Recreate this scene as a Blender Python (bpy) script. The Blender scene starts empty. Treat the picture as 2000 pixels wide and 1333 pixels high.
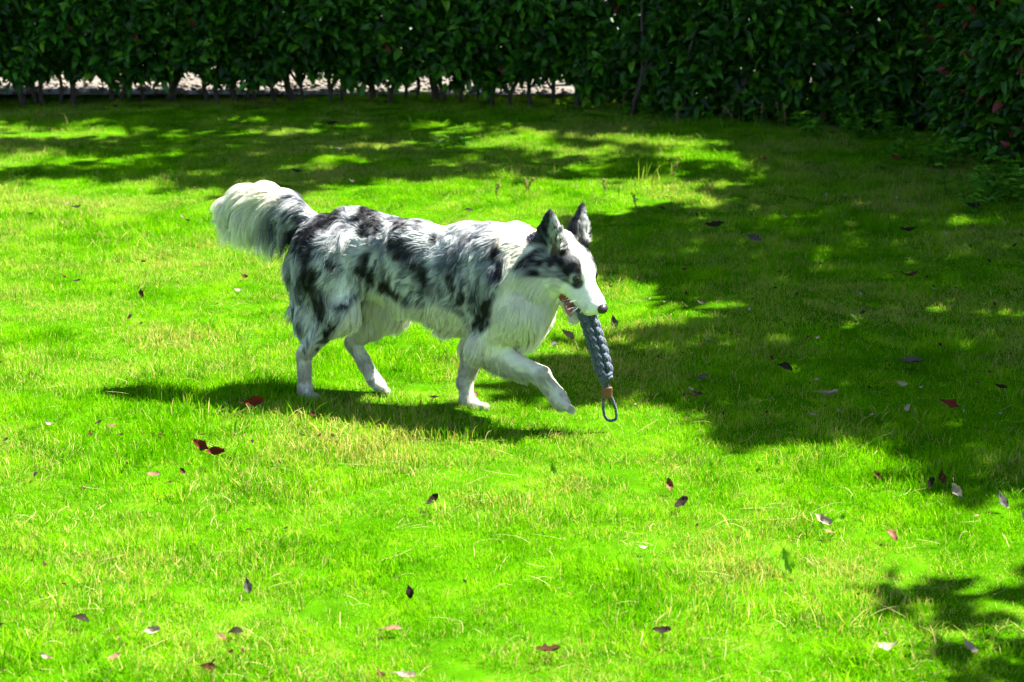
import bpy, math, random
import numpy as np
from mathutils import Vector, Matrix, kdtree

R = math.radians
rng = np.random.default_rng(7)
random.seed(7)
scene = bpy.context.scene
COL = scene.collection

# ------------------------------------------------------------------ camera
CAM_H, PITCH, LENS = 1.7, 15.0, 70.0
FPX = LENS / 36.0 * 2000.0
cam_d = bpy.data.cameras.new('camera')
cam_d.lens = LENS; cam_d.sensor_width = 36.0
cam_d.clip_start = 0.05; cam_d.clip_end = 2000.0
cam_d.dof.use_dof = True; cam_d.dof.focus_distance = 5.75; cam_d.dof.aperture_fstop = 6.3
cam = bpy.data.objects.new('camera', cam_d); COL.objects.link(cam)
cam.location = (0, 0, CAM_H); cam.rotation_euler = (R(90 - PITCH), 0, 0)
scene.camera = cam

# ------------------------------------------------------------------ sky, sun, exposure
SUNV = np.array([0.64, 0.20, 1.0])           # towards the sun
world = bpy.data.worlds.new('World'); scene.world = world; world.use_nodes = True
wn = world.node_tree; wn.nodes.clear()
wo = wn.nodes.new('ShaderNodeOutputWorld'); wb = wn.nodes.new('ShaderNodeBackground'); ws = wn.nodes.new('ShaderNodeTexSky')
ws.sky_type = 'NISHITA'; ws.sun_disc = False
ws.sun_elevation = math.atan2(1.0, math.hypot(SUNV[0], SUNV[1])); ws.sun_rotation = math.atan2(SUNV[0], SUNV[1])
wb.inputs['Strength'].default_value = 0.05
wn.links.new(ws.outputs[0], wb.inputs[0]); wn.links.new(wb.outputs[0], wo.inputs[0])
sd = bpy.data.lights.new('sun', 'SUN'); sd.energy = 5.0; sd.angle = R(0.5); sd.color = (1.0, 0.96, 0.88)
sun = bpy.data.objects.new('sun', sd); COL.objects.link(sun)
sun.location = (6, 8, 12); sun.rotation_euler = Vector((-SUNV).tolist()).to_track_quat('-Z', 'Y').to_euler()
vs = scene.view_settings
vs.view_transform = 'Standard'; vs.look = 'None'; vs.gamma = 1.0; vs.use_curve_mapping = False; vs.exposure = 2.6
scene.display_settings.display_device = 'sRGB'
scene.render.engine = 'CYCLES'
scene.cycles.use_denoising = True; scene.cycles.use_light_tree = False
scene.cycles.use_adaptive_sampling = True; scene.cycles.adaptive_threshold = 0.015
scene.cycles.max_bounces = 7; scene.cycles.diffuse_bounces = 5; scene.cycles.transmission_bounces = 5
scene.cycles.transparent_max_bounces = 4; scene.cycles.caustics_reflective = False; scene.cycles.caustics_refractive = False

# ------------------------------------------------------------------ helpers: pixels of the photograph -> places
_cp, _sp = math.cos(R(PITCH)), math.sin(R(PITCH))
def ray(px, py):
    u, v = (px - 1000.0) / FPX, -(py - 666.5) / FPX
    return np.array([u, _cp + v * _sp, -_sp + v * _cp])
def G(px, py, z=0.0):
    d = ray(px, py); t = (CAM_H - z) / -d[2]
    return np.array([d[0] * t, d[1] * t, z])
def gh(x, y):
    return 0.012 * np.sin(1.3 * x + 0.7 * y) + 0.010 * np.sin(2.1 * y - 1.1 * x + 1.0) + 0.006 * np.sin(4.3 * x + 3.1 * y)

def fbm_dirs(seed, n=24):
    r = np.random.default_rng(seed)
    return r.normal(size=(n, 3)), r.uniform(0, 6.28, n)
def wnoise(p, freq, seed):
    """smooth noise in -1..1 from a sum of random plane waves"""
    d, ph = fbm_dirs(seed)
    return np.sin(p @ (d.T * freq) + ph).sum(1) / math.sqrt(len(ph)) * 0.9

def mesh_obj(name, verts, faces, mat, parent=None, smooth=True, attrs=None):
    me = bpy.data.meshes.new(name)
    if isinstance(faces, np.ndarray):
        nv, nf, k = len(verts), len(faces), faces.shape[1]
        me.vertices.add(nv); me.vertices.foreach_set('co', np.ascontiguousarray(verts, np.float32).ravel())
        me.loops.add(nf * k); me.loops.foreach_set('vertex_index', np.ascontiguousarray(faces, np.int32).ravel())
        me.polygons.add(nf); me.polygons.foreach_set('loop_start', np.arange(0, nf * k, k, dtype=np.int32))
        me.update(calc_edges=True)
    else:
        me.from_pydata([tuple(map(float, v)) for v in verts], [], faces)
    me.polygons.foreach_set('use_smooth', np.full(len(me.polygons), smooth))
    if attrs:
        for an, (dom, typ, arr) in attrs.items():
            a = me.attributes.new(an, typ, dom)
            key = {'FLOAT': 'value', 'FLOAT_COLOR': 'color', 'INT': 'value', 'FLOAT_VECTOR': 'vector'}[typ]
            a.data.foreach_set(key, np.ascontiguousarray(arr).ravel())
    if mat: me.materials.append(mat)
    me.validate(); me.update()
    o = bpy.data.objects.new(name, me); COL.objects.link(o)
    if parent: o.parent = parent
    return o
def tag(o, label=None, cat=None, group=None, kind=None):
    if label: o['label'] = label
    if cat: o['category'] = cat
    if group: o['group'] = group
    if kind: o['kind'] = kind
    return o
def empty(name, loc=(0, 0, 0), rz=0.0):
    o = bpy.data.objects.new(name, None); COL.objects.link(o)
    o.location = loc; o.rotation_euler = (0, 0, rz); o.empty_display_size = 0.1
    return o
def tube(path, radii, seg=8, cap=True):
    """verts, faces of a tube along path (n,3)"""
    path = np.asarray(path, float); n = len(path)
    radii = np.broadcast_to(np.asarray(radii, float), (n,))
    T = np.gradient(path, axis=0); T /= np.linalg.norm(T, axis=1)[:, None] + 1e-9
    ref = np.array([0.0, 0, 1]) if abs(T[0][2]) < 0.9 else np.array([1.0, 0, 0])
    U = np.cross(T[0], ref); U /= np.linalg.norm(U)
    V, F = [], []
    for i in range(n):
        U = U - T[i] * (U @ T[i]); U /= np.linalg.norm(U) + 1e-9
        W = np.cross(T[i], U)
        a = np.arange(seg) / seg * 2 * math.pi
        V.append(path[i] + radii[i] * (np.cos(a)[:, None] * U + np.sin(a)[:, None] * W))
    V = np.concatenate(V)
    for i in range(n - 1):
        for j in range(seg):
            k = (j + 1) % seg
            F.append((i * seg + j, i * seg + k, (i + 1) * seg + k, (i + 1) * seg + j))
    if cap:
        F.append(tuple(range(seg))[::-1]); F.append(tuple((n - 1) * seg + j for j in range(seg)))
    return V, F
def join(parts):
    V, F, o = [], [], 0
    for v, f in parts:
        V.append(np.asarray(v, float)); F += [tuple(i + o for i in t) for t in f]; o += len(v)
    return np.concatenate(V), F
def smooth_path(pts, n=24):
    """Catmull-Rom through pts"""
    p = np.asarray(pts, float); p = np.vstack([2 * p[0] - p[1], p, 2 * p[-1] - p[-2]])
    out = []
    m = len(p) - 3
    for s in np.linspace(0, m - 1e-6, n):
        i = int(s); t = s - i
        a, b, c, d = p[i:i + 4]
        out.append(0.5 * ((2 * b) + (-a + c) * t + (2 * a - 5 * b + 4 * c - d) * t * t + (-a + 3 * b - 3 * c + d) * t ** 3))
    return np.array(out)

# ------------------------------------------------------------------ materials
def new_mat(name):
    m = bpy.data.materials.new(name); m.use_nodes = True
    nt = m.node_tree; nt.nodes.clear()
    return m, nt, nt.nodes.new('ShaderNodeOutputMaterial')
def N(nt, t, **kw):
    n = nt.nodes.new(t)
    for k, v in kw.items():
        if hasattr(n, k): setattr(n, k, v)
        else: n.inputs[k].default_value = v
    return n
def ramp(nt, stops):
    r = nt.nodes.new('ShaderNodeValToRGB'); e = r.color_ramp.elements
    while len(e) > 1: e.remove(e[-1])
    for i, (p, c) in enumerate(stops):
        el = e[0] if i == 0 else e.new(p)
        el.position = p; el.color = (*c, 1)
    return r
def mix_rgb(nt, a, b, f, mode='MIX'):
    n = nt.nodes.new('ShaderNodeMix'); n.data_type = 'RGBA'; n.blend_type = mode
    for sock, v in ((n.inputs[0], f), (n.inputs[6], a), (n.inputs[7], b)):
        if hasattr(v, 'is_linked') or hasattr(v, 'links'): nt.links.new(v, sock)
        elif isinstance(v, (int, float)): sock.default_value = v
        else: sock.default_value = (*v, 1)
    return n.outputs[2]
def noise(nt, scale, detail=3.0, coord=None, rough=0.55):
    n = nt.nodes.new('ShaderNodeTexNoise'); n.inputs['Scale'].default_value = scale; n.inputs['Detail'].default_value = detail
    n.inputs['Roughness'].default_value = rough
    if coord is not None: nt.links.new(coord, n.inputs['Vector'])
    return n.outputs['Fac']
def attr(nt, name):
    a = nt.nodes.new('ShaderNodeAttribute'); a.attribute_name = name
    return a

def leafy_shader(nt, out, colour, trans=0.4, rough=0.5, spec=0.3, tcol=None, bump=None):
    p = N(nt, 'ShaderNodeBsdfPrincipled', Roughness=rough); p.inputs['Specular IOR Level'].default_value = spec
    t = N(nt, 'ShaderNodeBsdfTranslucent'); mx = N(nt, 'ShaderNodeMixShader'); mx.inputs[0].default_value = trans
    if isinstance(colour, tuple):
        p.inputs['Base Color'].default_value = (*colour, 1); t.inputs['Color'].default_value = (*(tcol or colour), 1)
    else:
        nt.links.new(colour, p.inputs['Base Color'])
        if tcol is None: nt.links.new(colour, t.inputs['Color'])
        else: nt.links.new(mix_rgb(nt, colour, tcol, 1.0, 'MULTIPLY'), t.inputs['Color'])
    if bump is not None: nt.links.new(bump, p.inputs['Normal'])
    nt.links.new(p.outputs[0], mx.inputs[1]); nt.links.new(t.outputs[0], mx.inputs[2]); nt.links.new(mx.outputs[0], out.inputs[0])

def mat_grass():
    m, nt, out = new_mat('grass_blades')
    geo = N(nt, 'ShaderNodeNewGeometry'); pos = geo.outputs['Position']
    a = attr(nt, 'tint'); info = N(nt, 'ShaderNodeObjectInfo')
    r = ramp(nt, [(0.0, (0.034, 0.150, 0.0006)), (0.35, (0.078, 0.260, 0.001)), (0.7, (0.140, 0.360, 0.002)), (1.0, (0.24, 0.46, 0.008))])
    big = noise(nt, 1.3, 4.0, pos); med = noise(nt, 5.0, 3.0, pos)
    add = N(nt, 'ShaderNodeMath', operation='MULTIPLY_ADD'); nt.links.new(a.outputs['Fac'], add.inputs[0]); add.inputs[1].default_value = 0.5
    mm = N(nt, 'ShaderNodeMath', operation='MULTIPLY_ADD'); nt.links.new(med, mm.inputs[0]); mm.inputs[1].default_value = 2.0; mm.inputs[2].default_value = -0.72
    nt.links.new(mm.outputs[0], add.inputs[2]); nt.links.new(add.outputs[0], r.inputs[0])
    # dry straw-coloured blades, commoner in worn patches of the lawn
    dry = attr(nt, 'dry')
    th = N(nt, 'ShaderNodeMapRange'); th.inputs[1].default_value = 0.42; th.inputs[2].default_value = 0.72; th.inputs[3].default_value = 0.95; th.inputs[4].default_value = 0.30
    nt.links.new(big, th.inputs[0])
    gt = N(nt, 'ShaderNodeMath', operation='GREATER_THAN'); nt.links.new(dry.outputs['Fac'], gt.inputs[0]); nt.links.new(th.outputs[0], gt.inputs[1])
    c = mix_rgb(nt, r.outputs[0], (0.40, 0.36, 0.11), gt.outputs[0])
    leafy_shader(nt, out, c, trans=0.45, rough=0.7, spec=0.0, tcol=(1.0, 1.1, 0.3))
    return m
def mat_soil():
    m, nt, out = new_mat('lawn_soil')
    geo = N(nt, 'ShaderNodeNewGeometry')
    r = ramp(nt, [(0.3, (0.022, 0.075, 0.001)), (0.55, (0.035, 0.12, 0.001)), (0.75, (0.09, 0.14, 0.008))])
    nt.links.new(noise(nt, 9.0, 5.0, geo.outputs['Position']), r.inputs[0])
    p = N(nt, 'ShaderNodeBsdfPrincipled', Roughness=0.95); p.inputs['Specular IOR Level'].default_value = 0.0; nt.links.new(r.outputs[0], p.inputs['Base Color'])
    nt.links.new(p.outputs[0], out.inputs[0]); return m
def mat_ground(name, c1, c2, scale, rough=0.9):
    m, nt, out = new_mat(name)
    geo = N(nt, 'ShaderNodeNewGeometry')
    r = ramp(nt, [(0.3, c1), (0.7, c2)]); nt.links.new(noise(nt, scale, 5.0, geo.outputs['Position']), r.inputs[0])
    p = N(nt, 'ShaderNodeBsdfPrincipled', Roughness=rough); nt.links.new(r.outputs[0], p.inputs['Base Color'])
    b = N(nt, 'ShaderNodeBump', Strength=0.6, Distance=0.02); nt.links.new(noise(nt, scale * 6, 3.0, geo.outputs['Position']), b.inputs['Height'])
    nt.links.new(b.outputs[0], p.inputs['Normal'])
    nt.links.new(p.outputs[0], out.inputs[0]); return m
def mat_leaf(name, stops, trans=0.3, rough=0.38, spec=0.45, tcol=(1.1, 1.25, 0.5)):
    m, nt, out = new_mat(name)
    a = attr(nt, 'tint'); r = ramp(nt, stops); nt.links.new(a.outputs['Fac'], r.inputs[0])
    tc = N(nt, 'ShaderNodeTexCoord')
    b = N(nt, 'ShaderNodeBump', Strength=0.25, Distance=0.004); nt.links.new(noise(nt, 60.0, 2.0, tc.outputs['Object']), b.inputs['Height'])
    leafy_shader(nt, out, r.outputs[0], trans, rough, spec, tcol, b.outputs[0])
    return m
def mat_bark():
    m, nt, out = new_mat('bark')
    tc = N(nt, 'ShaderNodeTexCoord'); mp = N(nt, 'ShaderNodeMapping'); mp.inputs['Scale'].default_value = (6, 6, 1.5)
    nt.links.new(tc.outputs['Object'], mp.inputs[0]); f = noise(nt, 12.0, 6.0, mp.outputs[0])
    r = ramp(nt, [(0.3, (0.022, 0.016, 0.011)), (0.7, (0.085, 0.066, 0.048))]); nt.links.new(f, r.inputs[0])
    p = N(nt, 'ShaderNodeBsdfPrincipled', Roughness=0.9); nt.links.new(r.outputs[0], p.inputs['Base Color'])
    b = N(nt, 'ShaderNodeBump', Strength=0.8, Distance=0.01); nt.links.new(f, b.inputs['Height']); nt.links.new(b.outputs[0], p.inputs['Normal'])
    nt.links.new(p.outputs[0], out.inputs[0]); return m
def mat_plain(name, c, rough=0.6, spec=0.4, var=0.25, scale=40.0, bump=0.0, trans=0.0):
    m, nt, out = new_mat(name)
    tc = N(nt, 'ShaderNodeTexCoord'); f = noise(nt, scale, 4.0, tc.outputs['Object'])
    lo = tuple(x * (1 - var) for x in c); hi = tuple(min(1, x * (1 + var)) for x in c)
    r = ramp(nt, [(0.3, lo), (0.7, hi)]); nt.links.new(f, r.inputs[0])
    bn = None
    if bump:
        b = N(nt, 'ShaderNodeBump', Strength=bump, Distance=0.003); nt.links.new(f, b.inputs['Height']); bn = b.outputs[0]
    if trans: leafy_shader(nt, out, r.outputs[0], trans, rough, spec, None, bn); return m
    p = N(nt, 'ShaderNodeBsdfPrincipled', Roughness=rough); p.inputs['Specular IOR Level'].default_value = spec
    nt.links.new(r.outputs[0], p.inputs['Base Color'])
    if bn: nt.links.new(bn, p.inputs['Normal'])
    nt.links.new(p.outputs[0], out.inputs[0]); return m

M_GRASS = mat_grass(); M_SOIL = mat_soil(); M_BARK = mat_bark()
M_PATH = mat_ground('gravel_path', (0.07, 0.06, 0.048), (0.15, 0.13, 0.105), 14.0)
M_ROAD = mat_ground('asphalt', (0.04, 0.042, 0.05), (0.065, 0.068, 0.08), 20.0)
M_HEDGE = mat_leaf('hedge_leaf', [(0.0, (0.006, 0.026, 0.002)), (0.45, (0.018, 0.078, 0.004)), (0.85, (0.062, 0.220, 0.009)), (0.93, (0.17, 0.34, 0.014)), (0.97, (0.20, 0.03, 0.03)), (1.0, (0.26, 0.025, 0.03))], 0.30, 0.42, 0.28)
M_CROWN = mat_leaf('tree_leaf', [(0.0, (0.02, 0.06, 0.008)), (1.0, (0.05, 0.12, 0.012))], 0.12, 0.45, 0.4)
M_WEED = mat_leaf('weed_leaf', [(0.0, (0.035, 0.15, 0.006)), (0.7, (0.085, 0.28, 0.008)), (1.0, (0.18, 0.36, 0.02))], 0.4, 0.5, 0.25)

# ================================================================== SETTING
def grid_sheet(name, x0, x1, y0, y1, nx, ny, mat, zf):
    X, Y = np.meshgrid(np.linspace(x0, x1, nx), np.linspace(y0, y1, ny), indexing='ij')
    V = np.stack([X, Y, zf(X, Y)], -1).reshape(-1, 3)
    i = (np.arange(nx - 1)[:, None] * ny + np.arange(ny - 1)).ravel()
    F = np.stack([i, i + ny, i + ny + 1, i + 1], 1)
    return mesh_obj(name, V, F, mat)
def ground_sheet():
    # fine near the lawn in view, coarse out to the horizon
    xs = np.unique(np.concatenate([np.linspace(-600, -8, 12), np.linspace(-8, 8, 81), np.linspace(8, 600, 12)]))
    ys = np.unique(np.concatenate([np.linspace(-600, -2, 12), np.linspace(-2, 20, 111), np.linspace(20, 800, 14)]))
    X, Y = np.meshgrid(xs, ys, indexing='ij')
    fade = np.clip((14 - np.hypot(X, Y - 6)) / 4, 0, 1)
    V = np.stack([X, Y, gh(X, Y) * fade], -1).reshape(-1, 3); ny = len(ys)
    i = (np.arange(len(xs) - 1)[:, None] * ny + np.arange(ny - 1)).ravel()
    return mesh_obj('ground', V, np.stack([i, i + ny, i + ny + 1, i + 1], 1), M_SOIL)
tag(ground_sheet(), kind='structure')
tag(grid_sheet('path', -30, 30, 11.95, 14.6, 2, 2, M_PATH, lambda X, Y: X * 0 + 0.034), kind='structure')
tag(grid_sheet('road', -60, 60, 14.9, 21.0, 2, 2, M_ROAD, lambda X, Y: X * 0 + 0.038), kind='structure')
# kerb between path and road
def box_vf(x0, x1, y0, y1, z0, z1):
    V = [(x, y, z) for x in (x0, x1) for y in (y0, y1) for z in (z0, z1)]
    return np.array(V, float), [(0, 1, 3, 2), (4, 6, 7, 5), (0, 4, 5, 1), (2, 3, 7, 6), (0, 2, 6, 4), (1, 5, 7, 3)]
kerb = mesh_obj('kerb', *box_vf(-60, 60, 14.6, 14.9, -0.05, 0.14), mat_plain('kerb_stone', (0.16, 0.17, 0.2), 0.9, 0.3, 0.2, 8.0), smooth=False)
tag(kerb, kind='structure')
# loose stones on the path
def pebbles():
    parts = []
    n = 2600
    xs = rng.uniform(-4.2, 2.5, n); ys = rng.uniform(11.95, 13.3, n); rs = rng.uniform(0.008, 0.024, n)
    base = np.array([(1, 0, 0), (-1, 0, 0), (0, 1, 0), (0, -1, 0), (0, 0, 1), (0, 0, -1.0)])
    f = np.array([(0, 2, 4), (2, 1, 4), (1, 3, 4), (3, 0, 4), (2, 0, 5), (1, 2, 5), (3, 1, 5), (0, 3, 5)])
    V = (base[None] * rng.uniform(0.6, 1.2, (n, 6, 1)) * rs[:, None, None] * np.array([1.2, 1.0, 0.7]) + np.stack([xs, ys, 0.034 + rs * 0.4], 1)[:, None, :]).reshape(-1, 3)
    F = (f[None] + (np.arange(n) * 6)[:, None, None]).reshape(-1, 3)
    return mesh_obj('path_gravel', V, F, mat_plain('pebble', (0.15, 0.128, 0.105), 0.85, 0.3, 0.4, 9.0), attrs=None)
tag(pebbles(), 'pale beige gravel lying on the path behind the hedge', 'gravel', kind='stuff')

# ------------------------------------------------------------------ leaves: one shape, folded and curled, placed by numpy
LEAF_T = np.array([(0, 0, 0), (-.5, .33, .12), (0, .38, 0), (.5, .33, .12), (-.36, .72, .06), (0, .72, -.03), (.36, .72, .06), (0, 1.0, -.12)])
LEAF_F = np.array([(0, 2, 1), (0, 3, 2), (1, 2, 4), (2, 5, 4), (2, 3, 5), (3, 6, 5), (4, 5, 7), (5, 6, 7)])
def leaf_frames(tip, nrm):
    tip = tip / (np.linalg.norm(tip, axis=1)[:, None] + 1e-9)
    nrm = nrm - tip * (nrm * tip).sum(1)[:, None]; nrm /= np.linalg.norm(nrm, axis=1)[:, None] + 1e-9
    return np.stack([np.cross(tip, nrm), tip, nrm], 2)      # columns: side, along, normal
def leaves_mesh(pos, tip, nrm, length, width, tints):
    Fm = leaf_frames(tip, nrm); n = len(pos)
    S = np.stack([width, length, length], 1)
    V = np.einsum('nij,nvj->nvi', Fm, LEAF_T[None] * S[:, None, :]) + pos[:, None, :]
    F = (LEAF_F[None] + (np.arange(n) * 8)[:, None, None]).reshape(-1, 3)
    return V.reshape(-1, 3), F, {'tint': ('POINT', 'FLOAT', np.repeat(tints, 8).astype(np.float32))}

LEAF_VARIANTS = []
def leaf_variant(k, mat, tint):
    t = LEAF_T.copy(); t[:, 2] *= 0.6 + 0.5 * (k % 3); t[:, 2] -= 0.1 * (k % 2) * t[:, 1] ** 2; t[:, 0] *= 1 + 0.1 * (k % 4)
    me = bpy.data.meshes.new('leaf'); me.from_pydata([tuple(v) for v in t], [], [tuple(int(i) for i in f) for f in LEAF_F])
    me.polygons.foreach_set('use_smooth', np.ones(8, bool))
    a = me.attributes.new('tint', 'FLOAT', 'POINT'); a.data.foreach_set('value', np.full(8, tint, np.float32))
    me.materials.append(mat); return me

def resample(poly, step):
    poly = np.asarray(poly, float); seg = np.linalg.norm(np.diff(poly, axis=0), axis=1); L = np.concatenate([[0], np.cumsum(seg)])
    s = np.arange(0, L[-1], step)
    return np.stack([np.interp(s, L, poly[:, k]) for k in range(2)], 1), L[-1]

def build_hedge(name, poly, zb_fun, top, thick, n_near, n_deep, n_single, leaf_len, label, stems, red=0.0, vis_z=0.75, seed=1):
    """a clipped hedge: leaf shell with an open foot, stems below; poly is the line of its front face on the ground"""
    r = np.random.default_rng(seed)
    root = empty(name, (float(poly[0][0]), float(poly[0][1]), 0.0)); tag(root, label, 'hedge')
    off = np.array([poly[0][0], poly[0][1], 0.0])
    P, L = resample(poly, 0.02)
    T = np.gradient(P, axis=0); T /= np.linalg.norm(T, axis=1)[:, None]; OUT = np.stack([T[:, 1], -T[:, 0]], 1)    # towards the lawn
    if OUT[:, 1].mean() > 0: OUT = -OUT
    def place(n, zlo, zhi, dfun):
        i = r.integers(0, len(P), n); z = r.uniform(zlo, zhi, n); zb = zb_fun(P[i, 0]) + 0.03 * np.sin(P[i, 0] * 9) + 0.025 * np.sin(P[i, 0] * 23 + 1)
        z = zb + (z - zlo) / (zhi - zlo) * (zhi - zb)
        d = dfun(n) + 0.05 * np.sin(P[i, 0] * 5 + z * 7) + 0.04 * np.sin(P[i, 0] * 13 - z * 11) + 0.12 * np.clip(0.35 - z, 0, 1)
        p = np.concatenate([P[i] - OUT[i] * d[:, None], z[:, None]], 1)
        o3 = np.concatenate([OUT[i], np.zeros((n, 1))], 1)
        nr = o3 * r.uniform(0.2, 1.0, (n, 1)) + np.array([0, 0, 0.75]) + r.normal(size=(n, 3)) * 0.38
        tp = o3 * 0.55 + np.array([0, 0, -0.05]) + r.normal(size=(n, 3)) * 0.62
        return p, tp, nr
    near = place(n_near, 0.0, vis_z, lambda n: np.abs(r.normal(0, 0.09, n)))
    deep = place(n_deep, 0.0, top, lambda n: r.uniform(0.08, thick, n))
    core = place(n_deep // 2, 0.0, vis_z, lambda n: r.uniform(0.1, thick, n))
    upper = place(n_near // 2, vis_z, top, lambda n: np.abs(r.normal(0, 0.1, n)))
    back = place(n_near // 2, 0.0, top, lambda n: thick + r.normal(0, 0.06, n))
    # the top face of the clipped hedge
    nt_ = n_near // 3; i = r.integers(0, len(P), nt_)
    ptop = np.concatenate([P[i] - OUT[i] * r.uniform(0, thick, (nt_, 1)), (top + r.normal(0, 0.03, nt_))[:, None]], 1)
    topl = (ptop, r.normal(size=(nt_, 3)) * np.array([1, 1, .4]), r.normal(size=(nt_, 3)) * 0.4 + np.array([0, 0, 1.0]))
    allp = [np.concatenate([near[k][n_single:], deep[k], core[k], upper[k], back[k], topl[k]]) for k in range(3)]
    n = len(allp[0]); ln = r.uniform(0.75, 1.15, n) * leaf_len
    tint = r.uniform(0, 0.9, n); tint[r.uniform(size=n) < red] = 0.98
    V, F, A = leaves_mesh(allp[0] - off, allp[1], allp[2], ln, ln * r.uniform(0.36, 0.5, n), tint)
    fo = mesh_obj('foliage', V, F, M_HEDGE, root, attrs=A); fo['kind'] = 'stuff'
    variants = [leaf_variant(k, M_HEDGE, t) for k, t in enumerate([0.1, 0.3, 0.45, 0.55, 0.65, 0.75, 0.85, 0.92])] + [leaf_variant(3, M_HEDGE, 0.98)]
    Fm = leaf_frames(near[1][:n_single], near[2][:n_single])
    for k in range(n_single):
        v = variants[8] if r.uniform() < red else variants[r.integers(0, 8)]
        o = bpy.data.objects.new('leaf', v); COL.objects.link(o); o.parent = root
        l = leaf_len * r.uniform(0.85, 1.2); Mx = Matrix(Fm[k].tolist()).to_4x4()
        o.matrix_local = Matrix.Translation(Vector((near[0][k] - off).tolist())) @ Mx @ Matrix.Diagonal((l * 0.43, l, l, 1))
    for (px, py, rad, lean) in stems:
        g = G(px, py); back_ = r.uniform(0.18, 0.38); h = r.uniform(0.6, 1.0)
        p0 = np.array([g[0], g[1] + back_, -0.03])
        pts = [p0, p0 + [lean * 0.4 + r.normal(0, .01), r.normal(0, .02), 0.12], p0 + [lean + r.normal(0, .03), r.normal(0, .05), 0.3], p0 + [lean * 1.5 + r.normal(0, .08), r.normal(0, .08), h]]
        path = smooth_path(pts, 10)
        parts = [tube(path - off, np.linspace(rad, rad * 0.45, 10) * (1 + 0.12 * np.sin(np.arange(10) * 2.1)), 7)]
        for q in range(2):       # a forked side shoot
            a = path[3 + 2 * q]; b = a + np.array([r.uniform(-.18, .18), r.uniform(-.1, .1), r.uniform(.12, .3)])
            parts.append(tube(smooth_path([a, (a + b) / 2 + r.normal(0, .015, 3), b], 5) - off, np.linspace(rad * 0.5, rad * 0.2, 5), 5))
        mesh_obj('stem', *join(parts), M_BARK, root)
    return root

hedge_line = [G(-260, 209)[:2], G(500, 216)[:2], G(1180, 222)[:2], G(1500, 244)[:2], G(1810, 260)[:2], G(1900, 258)[:2]]
stem_px = [28, 52, 66, 97, 128, 198, 213, 262, 310, 326, 396, 420, 452, 468, 484, 527, 566, 584, 640, 658, 724, 756, 787, 802, 851, 868, 895, 934, 960, 1000, 1040, 1085, 1130, 1190, 1240, 1330, 1420, 1560]
stems = [(x, 211 + 0.010 * x + (18 if x > 1200 else 0), random.uniform(0.012, 0.017) if i % 4 else random.uniform(0.020, 0.030), random.uniform(-0.1, 0.1)) for i, x in enumerate(stem_px)]
def zb_back(x): return np.interp(x, [-4, 0.2, 0.5, 0.9, 3], [0.175, 0.175, 0.11, 0.0, 0.0])
build_hedge('hedge', hedge_line, zb_back, 1.65, 0.62, 12000, 17000, 300, 0.088,
            'long clipped dark green hedge on thin bare stems along the back of the lawn', stems, red=0.002, seed=3)
corner_line = [G(1800, 262)[:2], G(1835, 300)[:2], G(1900, 335)[:2], G(2080, 372)[:2], G(2420, 400)[:2]]
build_hedge('hedge', corner_line, lambda x: x * 0 + 0.07, 1.6, 0.6, 8000, 9000, 300, 0.088,
            'nearer hedge with some red young leaves bulging into the lawn beside the shaded weeds', [(1815, 262, 0.02, 0.03), (1872, 300, 0.017, -0.03), (1960, 330, 0.02, 0.02)], red=0.03, seed=5)

# ------------------------------------------------------------------ trees outside the frame whose crowns shade the lawn
def poly_sample(poly, density, r):
    poly = np.asarray(poly, float); lo, hi = poly.min(0), poly.max(0)
    st = density ** -.5
    X, Y = np.meshgrid(np.arange(lo[0], hi[0] + st, st), np.arange(lo[1], hi[1] + st, st), indexing='ij')
    p = np.stack([X, Y], -1).reshape(-1, 2) + r.uniform(-.5, .5, (X.size, 2)) * st
    return p[in_poly(p, poly)]
def in_poly(p, poly):
    x, y = p[:, 0], p[:, 1]; ins = np.zeros(len(p), bool); j = len(poly) - 1
    for i in range(len(poly)):
        xi, yi = poly[i]; xj, yj = poly[j]
        c = ((yi > y) != (yj > y)) & (x < (xj - xi) * (y - yi) / (yj - yi + 1e-12) + xi)
        ins ^= c; j = i
    return ins
def gp(*pts): return np.array([G(x, y)[:2] for x, y in pts])
SHADE = [
    (gp((1165, 440), (1250, 412), (1360, 402), (1450, 376), (1560, 345), (1900, 345), (2300, 330), (2700, 500), (2700, 1010), (2000, 985), (1880, 940), (1760, 880), (1640, 862), (1430, 845), (1370, 812), (1260, 790), (1180, 770), (1110, 755), (1090, 720), (1150, 680), (1260, 665), (1400, 640), (1330, 575), (1210, 560)), 3.0, 5.2),
    (gp((950, 765), (1010, 720), (1090, 705), (1190, 690), (1190, 790), (1060, 790)), 3.0, 4.2),
    (gp((350, 372), (355, 345), (305, 270), (300, 203), (840, 205), (845, 285), (1010, 294), (1060, 315), (1330, 316), (1440, 335), (1390, 352), (1200, 352), (1000, 354), (760, 352), (620, 382), (430, 384)), 3.2, 5.5),
    (gp((-300, 320), (190, 320), (215, 300), (355, 300), (355, 345), (200, 347), (-300, 350)), 3.2, 5.5),
    (gp((-300, 273), (300, 272), (320, 297), (-300, 297)), 3.2, 5.5),
    (gp((-300, 216), (320, 216), (320, 243), (-300, 242)), 3.2, 5.5),
    (gp((840, 205), (1420, 212), (1410, 268), (1050, 268), (1010, 241), (850, 241)), 3.2, 5.5),
    (gp((1525, 230), (1800, 245), (2300, 250), (2300, 302), (1560, 300), (1440, 326), (1378, 312), (1378, 272), (1530, 268)), 3.2, 5.2),
    (gp((1730, 1165), (1860, 1148), (2200, 1138), (2700, 1150), (2700, 1232), (1980, 1214), (1830, 1196)), 2.6, 3.6),
    (gp((1870, 1333), (1910, 1295), (2000, 1252), (2300, 1250), (2700, 1260), (2700, 1450), (1890, 1450)), 2.6, 3.6),
]
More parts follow.
